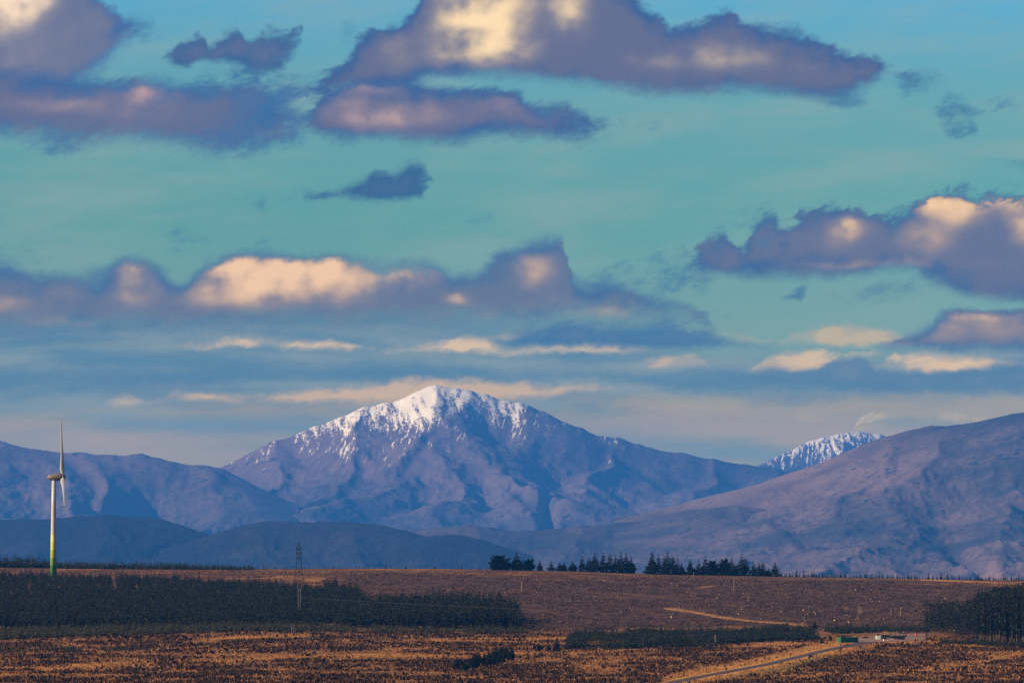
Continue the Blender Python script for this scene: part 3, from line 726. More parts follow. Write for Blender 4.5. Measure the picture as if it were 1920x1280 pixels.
def crown_geo(r, seed, whorls=16, br=7, start=0.06, power=0.85, droop=0.35, double=True, sparse=0.1, round_top=False, gap=0.0):
    """kite-shaped sprays of needles round a stem of height 1"""
    R = np.random.default_rng(seed)
    V = []; Q = []
    lean = R.uniform(-0.012, 0.012, 2)
    bias = R.uniform(0, 6.28); bamp = R.uniform(0.0, 0.25)
    for w in range(whorls):
        f = (w + R.uniform(-0.3, 0.3)) / whorls
        z = start + (1 - start) * f
        z = min(max(z, start * 0.8), 0.985)
        if round_top: rad = r * math.sqrt(max(0.03, 1 - ((z - 0.42) / 0.60) ** 2)) * R.uniform(0.8, 1.12)
        else: rad = r * max(0.045, (1 - z) ** power) * R.uniform(0.72, 1.15)
        if z < start + 0.12: rad *= 0.75
        nb = max(4, int(br * (0.55 + 0.45 * rad / r) + 0.5))
        a0 = R.uniform(0, 6.28)
        for k in range(nb):
            if R.random() < sparse: continue
            a = a0 + 6.283 * k / nb + R.uniform(-0.3, 0.3)
            L = rad * R.uniform(0.65, 1.18) * (1 + bamp * math.cos(a - bias))
            if gap and R.random() < gap: L *= 0.45
            dr = droop * R.uniform(0.5, 1.4) if not round_top else R.uniform(-0.6, 0.3)
            if z > 0.86: dr = -R.uniform(0.3, 1.3)
            ca, sa = math.cos(a), math.sin(a)
            zz = z + R.uniform(-0.02, 0.02)
            cx, cy = lean * z
            hw = L * R.uniform(0.34, 0.5)
            mid = 0.55
            root = (cx, cy, zz); tip = (cx + ca * L, cy + sa * L, zz - dr * L)
            mx, my, mz = cx + ca * L * mid, cy + sa * L * mid, zz - dr * L * mid * 0.7
            i = len(V)
            V += [root, (mx - sa * hw, my + ca * hw, mz - hw * 0.35), tip, (mx + sa * hw, my - ca * hw, mz - hw * 0.35)]
            Q.append((i, i + 1, i + 2, i + 3))
            if double:
                i = len(V); hh = L * R.uniform(0.35, 0.6)
                V += [(cx, cy, zz + hh * 0.25), (mx, my, mz + 0.01), tip, (mx, my, mz - hh)]
                Q.append((i, i + 1, i + 2, i + 3))
    # leader
    i = len(V); lx, ly = lean
    V += [(lx - 0.006, ly, 0.9), (lx, ly - 0.006, 0.92), (lx, ly, 1.01), (lx + 0.006, ly, 0.9)]
    Q.append((i, i + 1, i + 2, i + 3))
    return np.array(V), np.array(Q)
def trunk_geo(r0, top=0.97, n=6, seed=0):
    R = np.random.default_rng(seed)
    zs = [0.0, 0.03, 0.3, 0.65, top]; rs = [r0 * 1.35, r0, r0 * 0.8, r0 * 0.5, r0 * 0.1]
    V = []; Q = []
    bx, by = R.uniform(-0.01, 0.01, 2)
    for z, rr in zip(zs, rs):
        for k in range(n):
            a = 6.283 * k / n
            V.append((rr * math.cos(a) + bx * math.sin(z * 3), rr * math.sin(a) + by * math.sin(z * 3), z))
    for j in range(len(zs) - 1):
        for k in range(n):
            Q.append((j * n + k, j * n + (k + 1) % n, (j + 1) * n + (k + 1) % n, (j + 1) * n + k))
    return np.array(V), np.array(Q)

class Kind:
    def __init__(self, name, crowns, trunk_r, mat=None, seeds=4, **kw):
        self.name = name; self.var = []
        for s in range(seeds):
            cv, cq = crown_geo(crowns, 100 + s * 7, **kw)
            tv, tq = trunk_geo(trunk_r, seed=s)
            cm = np_mesh('crown', cv, cq); cm.materials.append(mat or M_needle)
            tm = np_mesh('trunk', tv, tq, True); tm.materials.append(M_bark)
            self.var.append((tm, cm))
K_spruce = Kind('spruce_tree', 0.20, 0.016, seeds=5, whorls=17, br=8)
K_wide = Kind('spruce_tree', 0.34, 0.020, seeds=3, whorls=16, br=9, power=0.8)
K_slim = Kind('spruce_tree', 0.14, 0.014, seeds=2, whorls=15, br=6, sparse=0.28)
K_round = Kind('broadleaf_tree', 0.62, 0.03, seeds=2, whorls=13, br=11, start=0.05, round_top=True, sparse=0.1)
K_tall = Kind('spruce_tree', 0.115, 0.010, seeds=5, whorls=22, br=6, start=0.22, power=0.45, sparse=0.2, gap=0.35, droop=0.5)
K_bush = Kind('young_conifer', 0.46, 0.03, seeds=3, whorls=10, br=9, power=0.55, start=0.03)

def plant(kind, x, Y, z, h, label, group, cat='tree', wide=1.0, seed=None):
    v = kind.var[(seed if seed is not None else int(rng.integers(99))) % len(kind.var)]
    e = bpy.data.objects.new(kind.name, None); COL.objects.link(e)
    e.empty_display_size = 0.5
    e.location = (x, Y, z - 0.15); e.rotation_euler = (0, 0, float(rng.uniform(0, 6.28)))
    e.scale = (h * wide, h * wide, h)
    tag(e, label, cat, group)
    t = bpy.data.objects.new('trunk', v[0]); COL.objects.link(t); t.parent = e
    c = bpy.data.objects.new('crown', v[1]); COL.objects.link(c); c.parent = e
    return e

# the row of trees on the skyline
SKY = [(937, 1046, 15, 'r', 'round bushy tree at the left end of the skyline row'), (951, 1053, 7, 's', 'small spruce touching the round bushy tree on the skyline'),
       (969, 1037, 14, 'w', 'broad pointed spruce standing clear on the skyline beside the round bushy tree'), (991, 1055, 10, 'r', 'low round bush of a tree right of the broad skyline spruce'),
       (1012, 1051, 6, 's', 'small lone spruce on the skyline, first of two thin ones left of the clump'), (1033, 1052, 6, 's', 'small lone spruce on the skyline, second of two thin ones left of the clump'),
       (1049, 1055, 8, 'w', None), (1057, 1055, 8, 'w', None), (1074, 1051, 9, 'w', 'short wide spruce on the skyline just left of the big clump'),
       (1091, 1043, 7, 's', 'slender spruce that starts the skyline clump on its left side'), (1104, 1045, 8, 's', 1), (1115, 1036, 9, 's', 1), (1131, 1037, 9, 's', 1), (1143, 1038, 9, 's', 1),
       (1154, 1041, 9, 's', 1), (1164, 1036, 10, 's', 1), (1174, 1038, 9, 's', 1), (1183, 1044, 10, 'w', 'wide spruce that ends the skyline clump before the gap'),
       (1222, 1036, 12, 'w', 'tall wide spruce on the skyline just right of the gap'), (1234, 1040, 8, 's', 2), (1244, 1039, 7, 't', 2), (1251, 1036, 10, 's', 2), (1260, 1042, 10, 's', 2),
       (1270, 1039, 6, 't', 'thin spruce with a bare spindly top on the skyline'), (1277, 1056, 9, 'w', 3), (1293, 1051, 10, 'w', 3), (1309, 1051, 7, 's', 3), (1322, 1044, 9, 's', 'pointed spruce rising above the low trees in mid skyline row'),
       (1336, 1056, 9, 'r', 3), (1349, 1052, 7, 't', 3), (1358, 1054, 8, 'r', 'open crowned leafy tree with sky showing through on the skyline'), (1371, 1047, 10, 's', 'spruce left of the tallest tree near the right of the row'), (1381, 1058, 8, 'w', 3),
       (1389, 1040, 10, 's', 'tallest spruce near the right end of the skyline row'), (1397, 1047, 9, 's', 'spruce leaning against the tallest tree near the right end'), (1412, 1055, 7, 's', 4), (1422, 1055, 8, 's', 4), (1430, 1054, 8, 's', 4),
       (1440, 1064, 7, 'w', 'smallest bushy conifer beside the last lone skyline spruce'), (1452, 1054, 8, 's', 'lone spruce standing apart at the right end of the skyline row')]
SHARED = {None: ('low wide spruce of the touching pair on the left skyline', 'pair of low skyline spruces'), 1: ('tall dark spruce in the dense clump left of the skyline gap', 'spruces in the skyline clump left of the gap'),
          2: ('tall dark spruce in the group just right of the skyline gap', 'spruces just right of the skyline gap'), 3: ('low dark tree among the lower right skyline trees', 'low trees in the right skyline row'),
          4: ('small pointed spruce in the trio near the right end', 'trio of small skyline spruces')}
KK = {'r': K_round, 's': K_spruce, 'w': K_wide, 't': K_slim}
RW = {'r': 0.62, 's': 0.20, 'w': 0.34, 't': 0.14}
nth = {}
ORD = ['', 'leftmost', 'second from left', 'third from left', 'fourth from left', 'fifth from left', 'sixth from left', 'seventh from left', 'eighth from left']
for i, (px, top, hw, k, lab) in enumerate(SKY):
    base = float(np.interp(px, *zip(*RID))) + 1.2
    x, Y, z = at(px, base)
    h = (row_of(Y, z) - top) * Y / F * 1.1
    wd = hw * Y / F / (h * RW[k]) * (1.9 if k in 'st' else 1.6)
    if isinstance(lab, str): plant(KK[k], x, Y, z, h, lab, 'trees along the skyline', wide=wd, seed=i)
    else:
        nth[lab] = nth.get(lab, 0) + 1
        plant(KK[k], x, Y, z, h, ORD[nth[lab]] + ' ' + SHARED[lab][0], SHARED[lab][1], wide=wd, seed=i)

# many trees joined, for the depth of the plantations
def scatter_mesh(name, protos, X, Y, Z, Hh, Wd, mat, kind_label=None, cat=None, tilt=0.0, attrs=None):
    Vs = []; Fs = []; Ts = []; off = 0
    n = len(X); pick = rng.integers(0, len(protos), n); rot = rng.uniform(0, 6.283, n)
    tx = rng.normal(0, tilt, n) if tilt else np.zeros(n); ty = rng.normal(0, tilt, n) if tilt else np.zeros(n)
    for p, (v, q) in enumerate(protos):
        s = np.where(pick == p)[0]
        if not len(s): continue
        c, sn = np.cos(rot[s])[:, None], np.sin(rot[s])[:, None]
        vx = v[None, :, 0] * Wd[s][:, None]; vy = v[None, :, 1] * Wd[s][:, None]; vz = v[None, :, 2] * Hh[s][:, None]
        gx = vx * c - vy * sn + X[s][:, None] + vz * tx[s][:, None]; gy = vx * sn + vy * c + Y[s][:, None] + vz * ty[s][:, None]; gz = vz + Z[s][:, None]
        Vs.append(np.stack([gx, gy, gz], -1).reshape(-1, 3))
        k = len(v); Ts.append(np.repeat(rng.random(len(s)) ** 1.5, k))
        Fs.append((q[None] + (np.arange(len(s)) * k)[:, None, None]).reshape(-1, q.shape[1]) + off)
        off += len(s) * k
    me = np_mesh(name, np.concatenate(Vs), np.concatenate(Fs), False, {'tint': np.concatenate(Ts)})
    o = link(name, me, mat)
    tag(o, kind_label, cat, None, 'stuff')
    return o
LOW = [crown_geo(0.26, 300 + s, whorls=8, br=4, double=True, start=0.12, sparse=0.12) for s in range(5)]
LOWB = [crown_geo(0.42, 330 + s, whorls=6, br=6, double=False, start=0.04, power=0.6) for s in range(4)]
LOWT = [crown_geo(0.125, 360 + s, whorls=10, br=5, double=False, start=0.25, power=0.45, gap=0.3) for s in range(4)]

def fill(poly, spacing, ybox=None):
    """points on a jittered plan grid whose feet fall inside a polygon given in photo pixels"""
    pr = [q[1] for q in poly]; pp = [q[0] for q in poly]
    Y0 = min(float(y_of(p, r)) for p, r in poly) - 30; Y1 = max(float(y_of(p, r)) for p, r in poly) + 30
    x0 = min((p - 960) / F * Y1 for p in pp) - 10; x1 = max((p - 960) / F * Y1 for p in pp) + 10
    gx, gy = np.meshgrid(np.arange(x0, x1, spacing), np.arange(Y0, Y1, spacing))
    gx = gx.ravel() + rng.uniform(-0.45, 0.45, gx.size) * spacing; gy = gy.ravel() + rng.uniform(-0.45, 0.45, gy.size) * spacing
    px = px_of(gx, gy); rw = ground_row(px, gy)
    m = in_poly(px, rw, poly)
    gx, gy = gx[m], gy[m]
    return gx, gy, ground_z(gx, gy), px[m], rw[m]

def tree_height(px, rw):
    h = np.interp(px, [0, 300, 560, 700, 850, 975], [9.5, 9.5, 10.5, 11.5, 13.0, 14.0])
    return h * np.interp(rw, [1085, 1110, 1150, 1180], [0.62, 0.72, 0.95, 1.0])
x, y, z, px, rw = fill(FOREST, 5.7)
keep = rng.random(len(x)) > 0.04 + 0.4 * (fbm(x / 26, y / 45, 3, 77) < 0.33)
keep &= ~((np.abs(px - 215 - (rw - 1100) * 0.2) < 4) & (rw < 1110))
x, y, z, px, rw = [q[keep] for q in (x, y, z, px, rw)]
hh = tree_height(px, rw) * rng.uniform(0.66, 1.18, len(x)) * (0.72 + 0.62 * fbm(x / 26, y / 40, 3, 72))
front = np.argsort(y)
fr = [i for i in front if y[i] < 2780 and -5 < px[i] < 985][:120]
rest = np.ones(len(x), bool); rest[fr] = False
for i in fr:
    plant(K_spruce, float(x[i]), float(y[i]), float(z[i]), float(hh[i]), 'dark spruce on the near edge of the plantation below the wind turbine', 'spruces on the near edge of the plantation', wide=float(rng.uniform(0.9, 1.25)))
scatter_mesh('spruce_forest', LOW, x[rest], y[rest], z[rest] - 0.2, hh[rest], hh[rest] * rng.uniform(1.2, 1.65, rest.sum()), M_needle, 'dense dark spruce plantation below the wind turbine', 'forest')

# the tall old stand on the right
STAND = [(1720, 1193), (1765, 1198), (1840, 1205), (1935, 1212), (2060, 1217), (2060, 1179), (1900, 1176), (1835, 1180), (1760, 1184), (1722, 1187)]
x, y, z, px, rw = fill(STAND, 3.6)
hh = np.interp(px, [1718, 1730, 1760, 1800, 1828, 1836, 1870, 1900, 1930], [14, 19, 18.5, 18.5, 20, 24, 26, 27.5, 28]) * rng.uniform(0.86, 1.07, len(x))
order = np.argsort(y)
vis = [i for i in order if px[i] < 1930][:85]
rest = np.ones(len(x), bool); rest[vis] = False
for i in vis:
    plant(K_tall, float(x[i]), float(y[i]), float(z[i]), float(hh[i]), 'tall thin bare-stemmed spruce in the dark stand at the right edge', 'tall spruces of the stand at the right edge', wide=float(rng.uniform(0.8, 1.15)))
scatter_mesh('spruce_stand', LOWT, x[rest], y[rest], z[rest] - 0.2, hh[rest], hh[rest], M_needle, 'inner trees of the tall dark stand at the right edge', 'forest')

# the grove in the front middle
GROVE = [(852, 1258), (880, 1258), (930, 1247), (965, 1236), (962, 1230), (935, 1234), (890, 1246), (858, 1252)]
x, y, z, px, rw = fill(GROVE, 2.7)
for i in range(min(len(x), 46)):
    j = int(i * len(x) / min(len(x), 46))
    plant(K_bush, float(x[j]), float(y[j]), float(z[j]), float(rng.uniform(4.6, 7.0) * (1.0 if px[j] > 885 else 0.8)), 'dark bushy conifer in the small grove in the front middle', 'conifers of the small front grove', wide=float(rng.uniform(0.7, 1.0)))
SINGLE = [(975, 1234, 9, 'w', 'small dark bush just right of the front grove'), (1002, 1219, 12, 'b', 'leftmost of the dark bushes in the pale grass beside the scrub belt'), (1010, 1222, 17, 'b', 'dark pointed bush in pale grass left of the largest one'),
          (1029, 1222, 16, 'b', 'dark bush touching the largest bush on its left'), (1045, 1222, 24, 'b', 'largest dark round bush in the pale grass left of the scrub belt'), (1062, 1208, 10, 'b', 'small bush behind the largest dark bush'),
          (1076, 1218, 18, 'b', 'dark bush at the left end of the scrub belt'), (1540, 1206, 12, 'b', 'dark pointed bush left of the green container'), (1549, 1206, 7, 'b', 'low dark bush beside the pointed one left of the container'),
          (1556, 1199, 10, 'b', 'dark bush close behind the left end of the green container'), (836, 1268, 6, 'b', 'tiny dark bush left of the front grove'), (185, 1239, 8, 'b', 'lone dark bush on the moor at the left'),
          (446, 1240, 8, 'b', 'low dark bush on the grassy band left of centre'), (40, 1234, 9, 'b', 'dark bush on the moor near the left edge'), (952, 1207, 7, 'b', 'dark bush on the pale grass band above the front grove'),
          (978, 1208, 7, 'b', 'little round bush on the pale grass band right of its twin'), (1518, 1189, 14, 'b', 'dark conifer standing above the scrub behind the pale grass'), (1526, 1178, 16, 'b', 'dark bushy conifer left of the yard, at the end of the pale grass strip')]
for (px, base, hpx, k, lab) in SINGLE:
    x, Y, z = at(px, base); h = hpx * Y / F
    plant(K_bush, x, Y, z, h, lab, 'single dark bushes on the moor', 'bush', wide=1.0)

# belts of young trees and scrub
def belt(name, polys, spacing, hr, protos, mat, label, cat, wide=1.0, keepf=0.85, thresh=0.0, patch=0.0):
    A = [fill(p, spacing) for p in polys]
    x, y, z, px, rw = [np.concatenate([a[k] for a in A]) for k in range(5)]
    k = (rng.random(len(x)) < keepf) & (fbm(x / 14, y / 30, 3, 91) > thresh)
    p = fbm(x / 42, y / 70, 3, 95)
    k &= p > patch
    x, y, z, p = x[k], y[k], z[k], p[k]
    h = rng.uniform(hr[0], hr[1], len(x)) * (0.55 + 0.95 * p)
    return scatter_mesh(name, protos, x, y, z - 0.1, h, h * wide * rng.uniform(0.8, 1.25, len(x)), mat, label, cat)
belt('young_spruce_belt', [[(-170, 1202), (0, 1199), (240, 1192), (480, 1184), (700, 1186), (960, 1188), (1000, 1187), (975, 1182), (880, 1181), (700, 1177), (480, 1175), (240, 1177), (-170, 1181)]],
     3.0, (1.7, 5.2), LOWB, M_young, 'olive green belt of young spruces in front of the plantation', 'young trees', thresh=0.3)
belt('dark_scrub', [[(1060, 1220), (1110, 1214), (1160, 1218), (1260, 1219), (1330, 1214), (1400, 1204), (1470, 1202), (1535, 1198), (1520, 1186), (1470, 1180), (1400, 1182), (1330, 1183), (1290, 1184), (1200, 1182), (1140, 1182), (1085, 1190), (1062, 1200)]],
     2.7, (1.8, 5.8), LOWB, M_needle, 'dark scrub of young conifers crossing the moor right of the plantation', 'scrub', thresh=0.33, patch=0.40)
belt('yard_scrub', [[(1560, 1188), (1640, 1186), (1740, 1184), (1740, 1176), (1640, 1177), (1570, 1178), (1540, 1184)], [(1760, 1208), (1850, 1213), (2060, 1222), (2060, 1214), (1850, 1206), (1770, 1202)]],
     2.8, (1.7, 4.6), LOWB, M_needle, 'dark scrub behind the yard and under the tall stand', 'scrub', thresh=0.3)
belt('low_scrub', [[(980, 1238), (1060, 1226), (1120, 1222), (1240, 1224), (1160, 1216), (1090, 1216), (1060, 1222), (990, 1232)], [(120, 1222), (280, 1216), (280, 1210), (150, 1214)], [(-30, 1226), (140, 1220), (140, 1212), (-30, 1214)], [(480, 1204), (620, 1199), (760, 1196), (900, 1194), (900, 1190), (620, 1192)],
     [(1575, 1211), (1592, 1211), (1592, 1208), (1575, 1208)]],
     2.8, (1.0, 2.4), LOWB, M_needle, 'low dark scrub scattered over the moor', 'scrub', thresh=0.36)
# fringe of saplings on the skyline
SAP = [crown_geo(0.30, 400 + s, whorls=8, br=6, double=True, start=0.04) for s in range(4)]
SAPM = []
_tv, _tq = trunk_geo(0.035)
SAP = [(np.concatenate([v, _tv]), np.concatenate([q, _tq + len(v)])) for v, q in SAP]
for v, q in SAP:
    me = np_mesh('sapling', v, q); me.materials.append(M_needle); SAPM.append(me)
def sapling(px, hpx, lab, grp):
    base = float(np.interp(px, *zip(*RID))) + float(rng.uniform(-0.3, 1.4))
    x, Y, z = at(px, base); h = hpx * Y / F
    o = bpy.data.objects.new('sapling', SAPM[int(rng.integers(4))]); COL.objects.link(o)
    o.location = (x, Y, z - 0.15); o.scale = (h * 1.1, h * 1.1, h); o.rotation_euler = (0, 0, float(rng.uniform(0, 6.28)))
    tag(o, lab, 'sapling', grp)
for px in np.arange(1462, 1922, 4.1):
    sapling(px + rng.uniform(-2.4, 2.4), rng.uniform(6.5, 12.5) if rng.random() > 0.12 else 16.0, 'small young conifer in the fringe along the right skyline', 'saplings along the right skyline')
for px in np.concatenate([np.arange(100, 480, 4.6), np.arange(485, 915, 9.5)]):
    sapling(px + rng.uniform(-3, 3), rng.uniform(5, 12) if px < 480 else rng.choice([4, 5, 6, 9]), 'small young conifer in the fringe along the left skyline', 'saplings along the left skyline')
X = []; 
px = rng.uniform(-170, 480, 1130); base = np.interp(px, *zip(*RID)) + rng.uniform(-0.6, 3.2, 1130)
x, Y, z = at_many(px, base)
h = rng.uniform(10, 16, 1130) * Y / F * np.interp(px, [0, 60, 120, 330, 480], [1.6, 1.45, 1.0, 0.95, 0.55])
scatter_mesh('skyline_hedge', LOWB, x, Y, z - 0.2, h, h * 0.9, M_needle, 'dark band of low trees along the left skyline behind the turbine', 'low trees')
# ------------------------------------------------------------------ track and yard
def ribbon(name, pts, mat, lift=0.12, step=6.0):
    """a strip along photo-space points (px,row,half width m)"""
    C = []
    for (a, b, w) in pts:
        Y = float(y_of(a, b)); C.append(((a - 960) / F * Y / CA, Y, w))
    C = np.array(C)
    L = np.concatenate([[0], np.cumsum(np.hypot(np.diff(C[:, 0]), np.diff(C[:, 1])))])
    s = np.arange(0, L[-1], step)
    cx, cy, cw = [np.interp(s, L, C[:, k]) for k in range(3)]
    for _ in range(6):
        cx[1:-1] = (cx[:-2] + 2 * cx[1:-1] + cx[2:]) / 4; cy[1:-1] = (cy[:-2] + 2 * cy[1:-1] + cy[2:]) / 4
    tx, ty = np.gradient(cx), np.gradient(cy); n = np.hypot(tx, ty); tx /= n; ty /= n
    cols = np.linspace(-1, 1, 9)
    edge = 1 + 0.18 * (fbm(s / 14, s * 0, 3, 12) - 0.5)
    X = cx[:, None] + (-ty * cw * edge)[:, None] * cols; Yv = cy[:, None] + (tx * cw * edge)[:, None] * cols
    Z = ground_z(X, Yv) + lift + 0.06 * (1 - cols[None] ** 2)
    Z[:, 0] -= 0.4; Z[:, -1] -= 0.4
    V = np.stack([X, Yv, Z], -1).reshape(-1, 3)
    o = link(name, np_mesh(name, V, grid_faces(len(s), 9)[:, ::-1], True), mat)
    o['kind'] = 'structure'
    return o
def gravel(name, a, b_):
    m, b = material(name, 0.95, 0.1)
    g = S.nt.nodes.new('ShaderNodeNewGeometry'); p = S(g.outputs['Position'])
    n = noise(p, 0.7, 5.0, 0.65); n2 = noise(p, 0.09, 4.0, 0.6)
    m.node_tree.links.new(mixc((n * 0.5 + n2 * 0.5).ss(0.38, 0.62), a, b_).s, b.inputs['Base Color'])
    return m
M_gravel = gravel('track_gravel', (0.05, 0.035, 0.038), (0.105, 0.076, 0.078))
ribbon('track', TRACK[:-3], M_gravel)
YARD = [(1592, 1208), (1600, 1200), (1612, 1193), (1660, 1190), (1735, 1187), (1736, 1199), (1700, 1201), (1650, 1204)]
def yard():
    gx, gy = np.meshgrid(np.linspace(1588, 1738, 90), np.linspace(1186, 1209, 60))
    Yv = y_of(gx, gy); X = (gx - 960) / F * Yv / CA
    inside = in_poly(gx, gy, YARD)
    Z = ground_z(X, Yv) + np.where(inside, 0.13, -0.8)
    fc = grid_faces(60, 90)
    ok = inside.ravel()[fc].any(1)
    me = np_mesh('yard', np.stack([X, Yv, Z], -1).reshape(-1, 3), fc[ok][:, ::-1], True)
    o = link('yard', me, gravel('yard_gravel', (0.12, 0.08, 0.075), (0.24, 0.155, 0.125)))
    o['kind'] = 'structure'
yard()

# ------------------------------------------------------------------ moor plants, felling debris
def blades(n, seed, w=0.10, spread=0.5):
    R = np.random.default_rng(seed); V = []; T = []
    for k in range(n):
        a = R.uniform(0, 6.28); l = R.uniform(0.6, 1.0); o = R.uniform(0, 0.25, 2) - 0.12
        d = np.array([math.cos(a), math.sin(a)]); q = np.array([-d[1], d[0]]) * w * R.uniform(0.7, 1.4)
        i = len(V)
        V += [(o[0] - q[0], o[1] - q[1], 0), (o[0] + q[0], o[1] + q[1], 0), (o[0] + d[0] * spread * l, o[1] + d[1] * spread * l, l)]
        T.append((i, i + 1, i + 2))
    return np.array(V), np.array(T)
def tuft_material(name, a, b_):
    m, b = material(name, 0.95, 0.05)
    g = S.nt.nodes.new('ShaderNodeNewGeometry')
    n = noise(S(g.outputs['Position']), 0.5, 3.0, 0.6); n2 = noise(S(g.outputs['Position']), 0.03, 3.0, 0.6)
    m.node_tree.links.new(mixc((n * 0.35 + n2 * 0.25 + S(attr('tint').outputs['Fac']) * 0.45).ss(0.25, 0.75), a, b_).s, b.inputs['Base Color'])
    return m
M_grass = tuft_material('dead_moor_grass', (0.10, 0.052, 0.024), (0.50, 0.235, 0.08))
M_heather = tuft_material('heather', (0.014, 0.011, 0.008), (0.10, 0.052, 0.028))
M_brash = tuft_material('felling_brash', (0.014, 0.010, 0.011), (0.20, 0.125, 0.10))
M_cut = tuft_material('cut_wood', (0.35, 0.20, 0.09), (0.75, 0.5, 0.24))

def moor_points(n, r0, r1, x0=-170, x1=2090):
    Y = rng.uniform(float(y_of(960, r1)), float(y_of(960, r0)), n)
    px = rng.uniform(x0, x1, n)
    x = (px - 960) / F * Y / CA
    return px, ground_row(px, Y), x, Y
def track_clear(px, rw, x, Y): return (_poly_d(x, Y, TRACK_W) > 4.4 + 2.6 * fbm(x / 9, Y / 12, 2, 19)) & ~in_poly(px, rw, YARD)

px, rw, x, Y = moor_points(124000, 1186, 1296)
dens = fbm(x / 20, Y / 28, 4, 31) + 0.25 * (fbm(x / 3.4, Y / 5, 2, 33) - 0.5)
strip = np.zeros(len(px))
for pts, w, s in STRIPS: strip = np.maximum(strip, s * line_mask(px, rw, pts, w))
vg = np.interp(px, tx, tr); nearv = (px > 1240) & (px < 1640) & (rw > vg - 16) & (rw < vg + 16)
k = track_clear(px, rw, x, Y) & ~in_poly(px, rw, FOREST) & (dens + 0.34 * (rng.random(len(px)) - 0.5) > 0.47 + strip * 0.3) & ~(nearv & (rng.random(len(px)) < 0.93))
k &= rng.random(len(px)) < 0.75
x1, Y1 = x[k], Y[k]; h = rng.uniform(0.6, 1.7, len(x1)) * (0.7 + 0.7 * fbm(x1 / 11, Y1 / 16, 2, 35))
scatter_mesh('heather', [blades(4, s, 0.28, 0.55) for s in range(5)], x1, Y1, ground_z(x1, Y1) - 0.08, h, h * rng.uniform(0.9, 1.4, len(x1)), M_heather, 'dark heather tufts covering the moor in front', 'heather')
px, rw, x, Y = moor_points(168000, 1184, 1296)
dens = fbm(x / 24, Y / 32, 3, 51)
strip = np.zeros(len(px))
for pts, w, s in STRIPS: strip = np.maximum(strip, s * line_mask(px, rw, pts, w))
k = track_clear(px, rw, x, Y) & ~in_poly(px, rw, FOREST) & ((dens + 0.5 * (rng.random(len(px)) - 0.5) > 0.40) | (strip > 0.3))
x1, Y1 = x[k], Y[k]; h = rng.uniform(0.3, 0.8, len(x1))
scatter_mesh('moor_grass', [blades(3, 20 + s, 0.2, 0.6) for s in range(5)], x1, Y1, ground_z(x1, Y1) - 0.05, h, h * 1.5, M_grass, 'orange dead grass between the heather', 'grass')

def stick(n, seed):
    R = np.random.default_rng(seed); V = []; T = []
    for k in range(n):
        a = R.uniform(0, 6.28); e = R.uniform(-0.1, 0.75); L = R.uniform(0.5, 1.3); o = np.array([*R.uniform(-0.6, 0.6, 2), 0.05])
        d = np.array([math.cos(a) * math.cos(e), math.sin(a) * math.cos(e), math.sin(e)]) * L
        w = np.array([0, 0, 0.13]); q = np.array([-math.sin(a), math.cos(a), 0]) * 0.08
        i = len(V); p0 = o; p1 = o + d
        V += [p0 - q, p0 + q, p1 + w]; V += [p0 + w, p1 - q, p1 + q]
        T += [(i, i + 1, i + 2), (i + 3, i + 4, i + 5)]
    return np.array(V), np.array(T)
px, rw, x, Y = moor_points(68000, 1076, 1204, 650, 2090)
k = in_poly(px, rw, CLEAR) & track_clear(px, rw, x, Y)
for poly in (FOREST, STAND): k &= ~in_poly(px, rw, poly)
strip = np.zeros(len(px))
for pts, w, s in STRIPS: strip = np.maximum(strip, s * line_mask(px, rw, pts, w))
k &= (strip < 0.4) & (fbm(x / 16, Y / 26, 3, 61) > 0.36)
x1, Y1 = x[k], Y[k]; h = rng.uniform(0.6, 2.0, len(x1)) * (0.6 + 0.8 * fbm(x1 / 9, Y1 / 16, 2, 64))
scatter_mesh('felling_brash', [stick(3, s) for s in range(6)], x1, Y1, ground_z(x1, Y1), h, h * 1.5, M_brash, 'grey brown brash left over the felled hillside', 'brash')
px, rw, x, Y = moor_points(34000, 1072, 1150, -170, 2090)
k = ~in_poly(px, rw, FOREST) & ~in_poly(px, rw, CLEAR)
x1, Y1 = x[k], Y[k]; h = rng.uniform(0.4, 1.0, len(x1))
scatter_mesh('rough_grass', [blades(5, 60 + s, 0.2, 0.6) for s in range(4)], x1, Y1, ground_z(x1, Y1) - 0.05, h, h * 1.6, tuft_material('rough_hill_grass', (0.045, 0.024, 0.019), (0.15, 0.068, 0.042)), 'reddish rough grass on the ridge', 'grass')
# pale cut ends, stumps and stones that catch the sun
def stump(seed):
    R = np.random.default_rng(seed); V = []; T = []
    n = 6; hgt = R.uniform(0.5, 1.0)
    for z, r in ((0, 0.42), (hgt, 0.34)):
        for k in range(n):
            a = 6.283 * k / n; V.append((r * math.cos(a) * R.uniform(0.85, 1.15), r * math.sin(a) * R.uniform(0.85, 1.15), z))
    for k in range(n):
        j = (k + 1) % n; T += [(k, j, n + j), (k, n + j, n + k)]
    for k in range(1, n - 1): T.append((n, n + k, n + k + 1))
    return np.array(V), np.array(T)
pa = moor_points(310, 1080, 1200, 660, 2090); ka = in_poly(pa[0], pa[1], CLEAR) & ~in_poly(pa[0], pa[1], FOREST) & ~in_poly(pa[0], pa[1], STAND)
pc_px = rng.normal(1560, 40, 46); pc_rw = rng.normal(1154, 7, 46); pcx, pcY, _ = at_many(pc_px, pc_rw)
pb = moor_points(90, 1200, 1290)
x1 = np.concatenate([pa[2][ka], pcx, pb[2]]); Y1 = np.concatenate([pa[3][ka], pcY, pb[3]])
h = rng.uniform(0.22, 0.7, len(x1)) * np.where(rng.random(len(x1)) < 0.06, 1.6, 1.0)
scatter_mesh('stumps', [stump(s) for s in range(5)], x1, Y1, ground_z(x1, Y1), h, h, M_cut, 'pale sunlit stumps and stones scattered over the hillside', 'stumps')
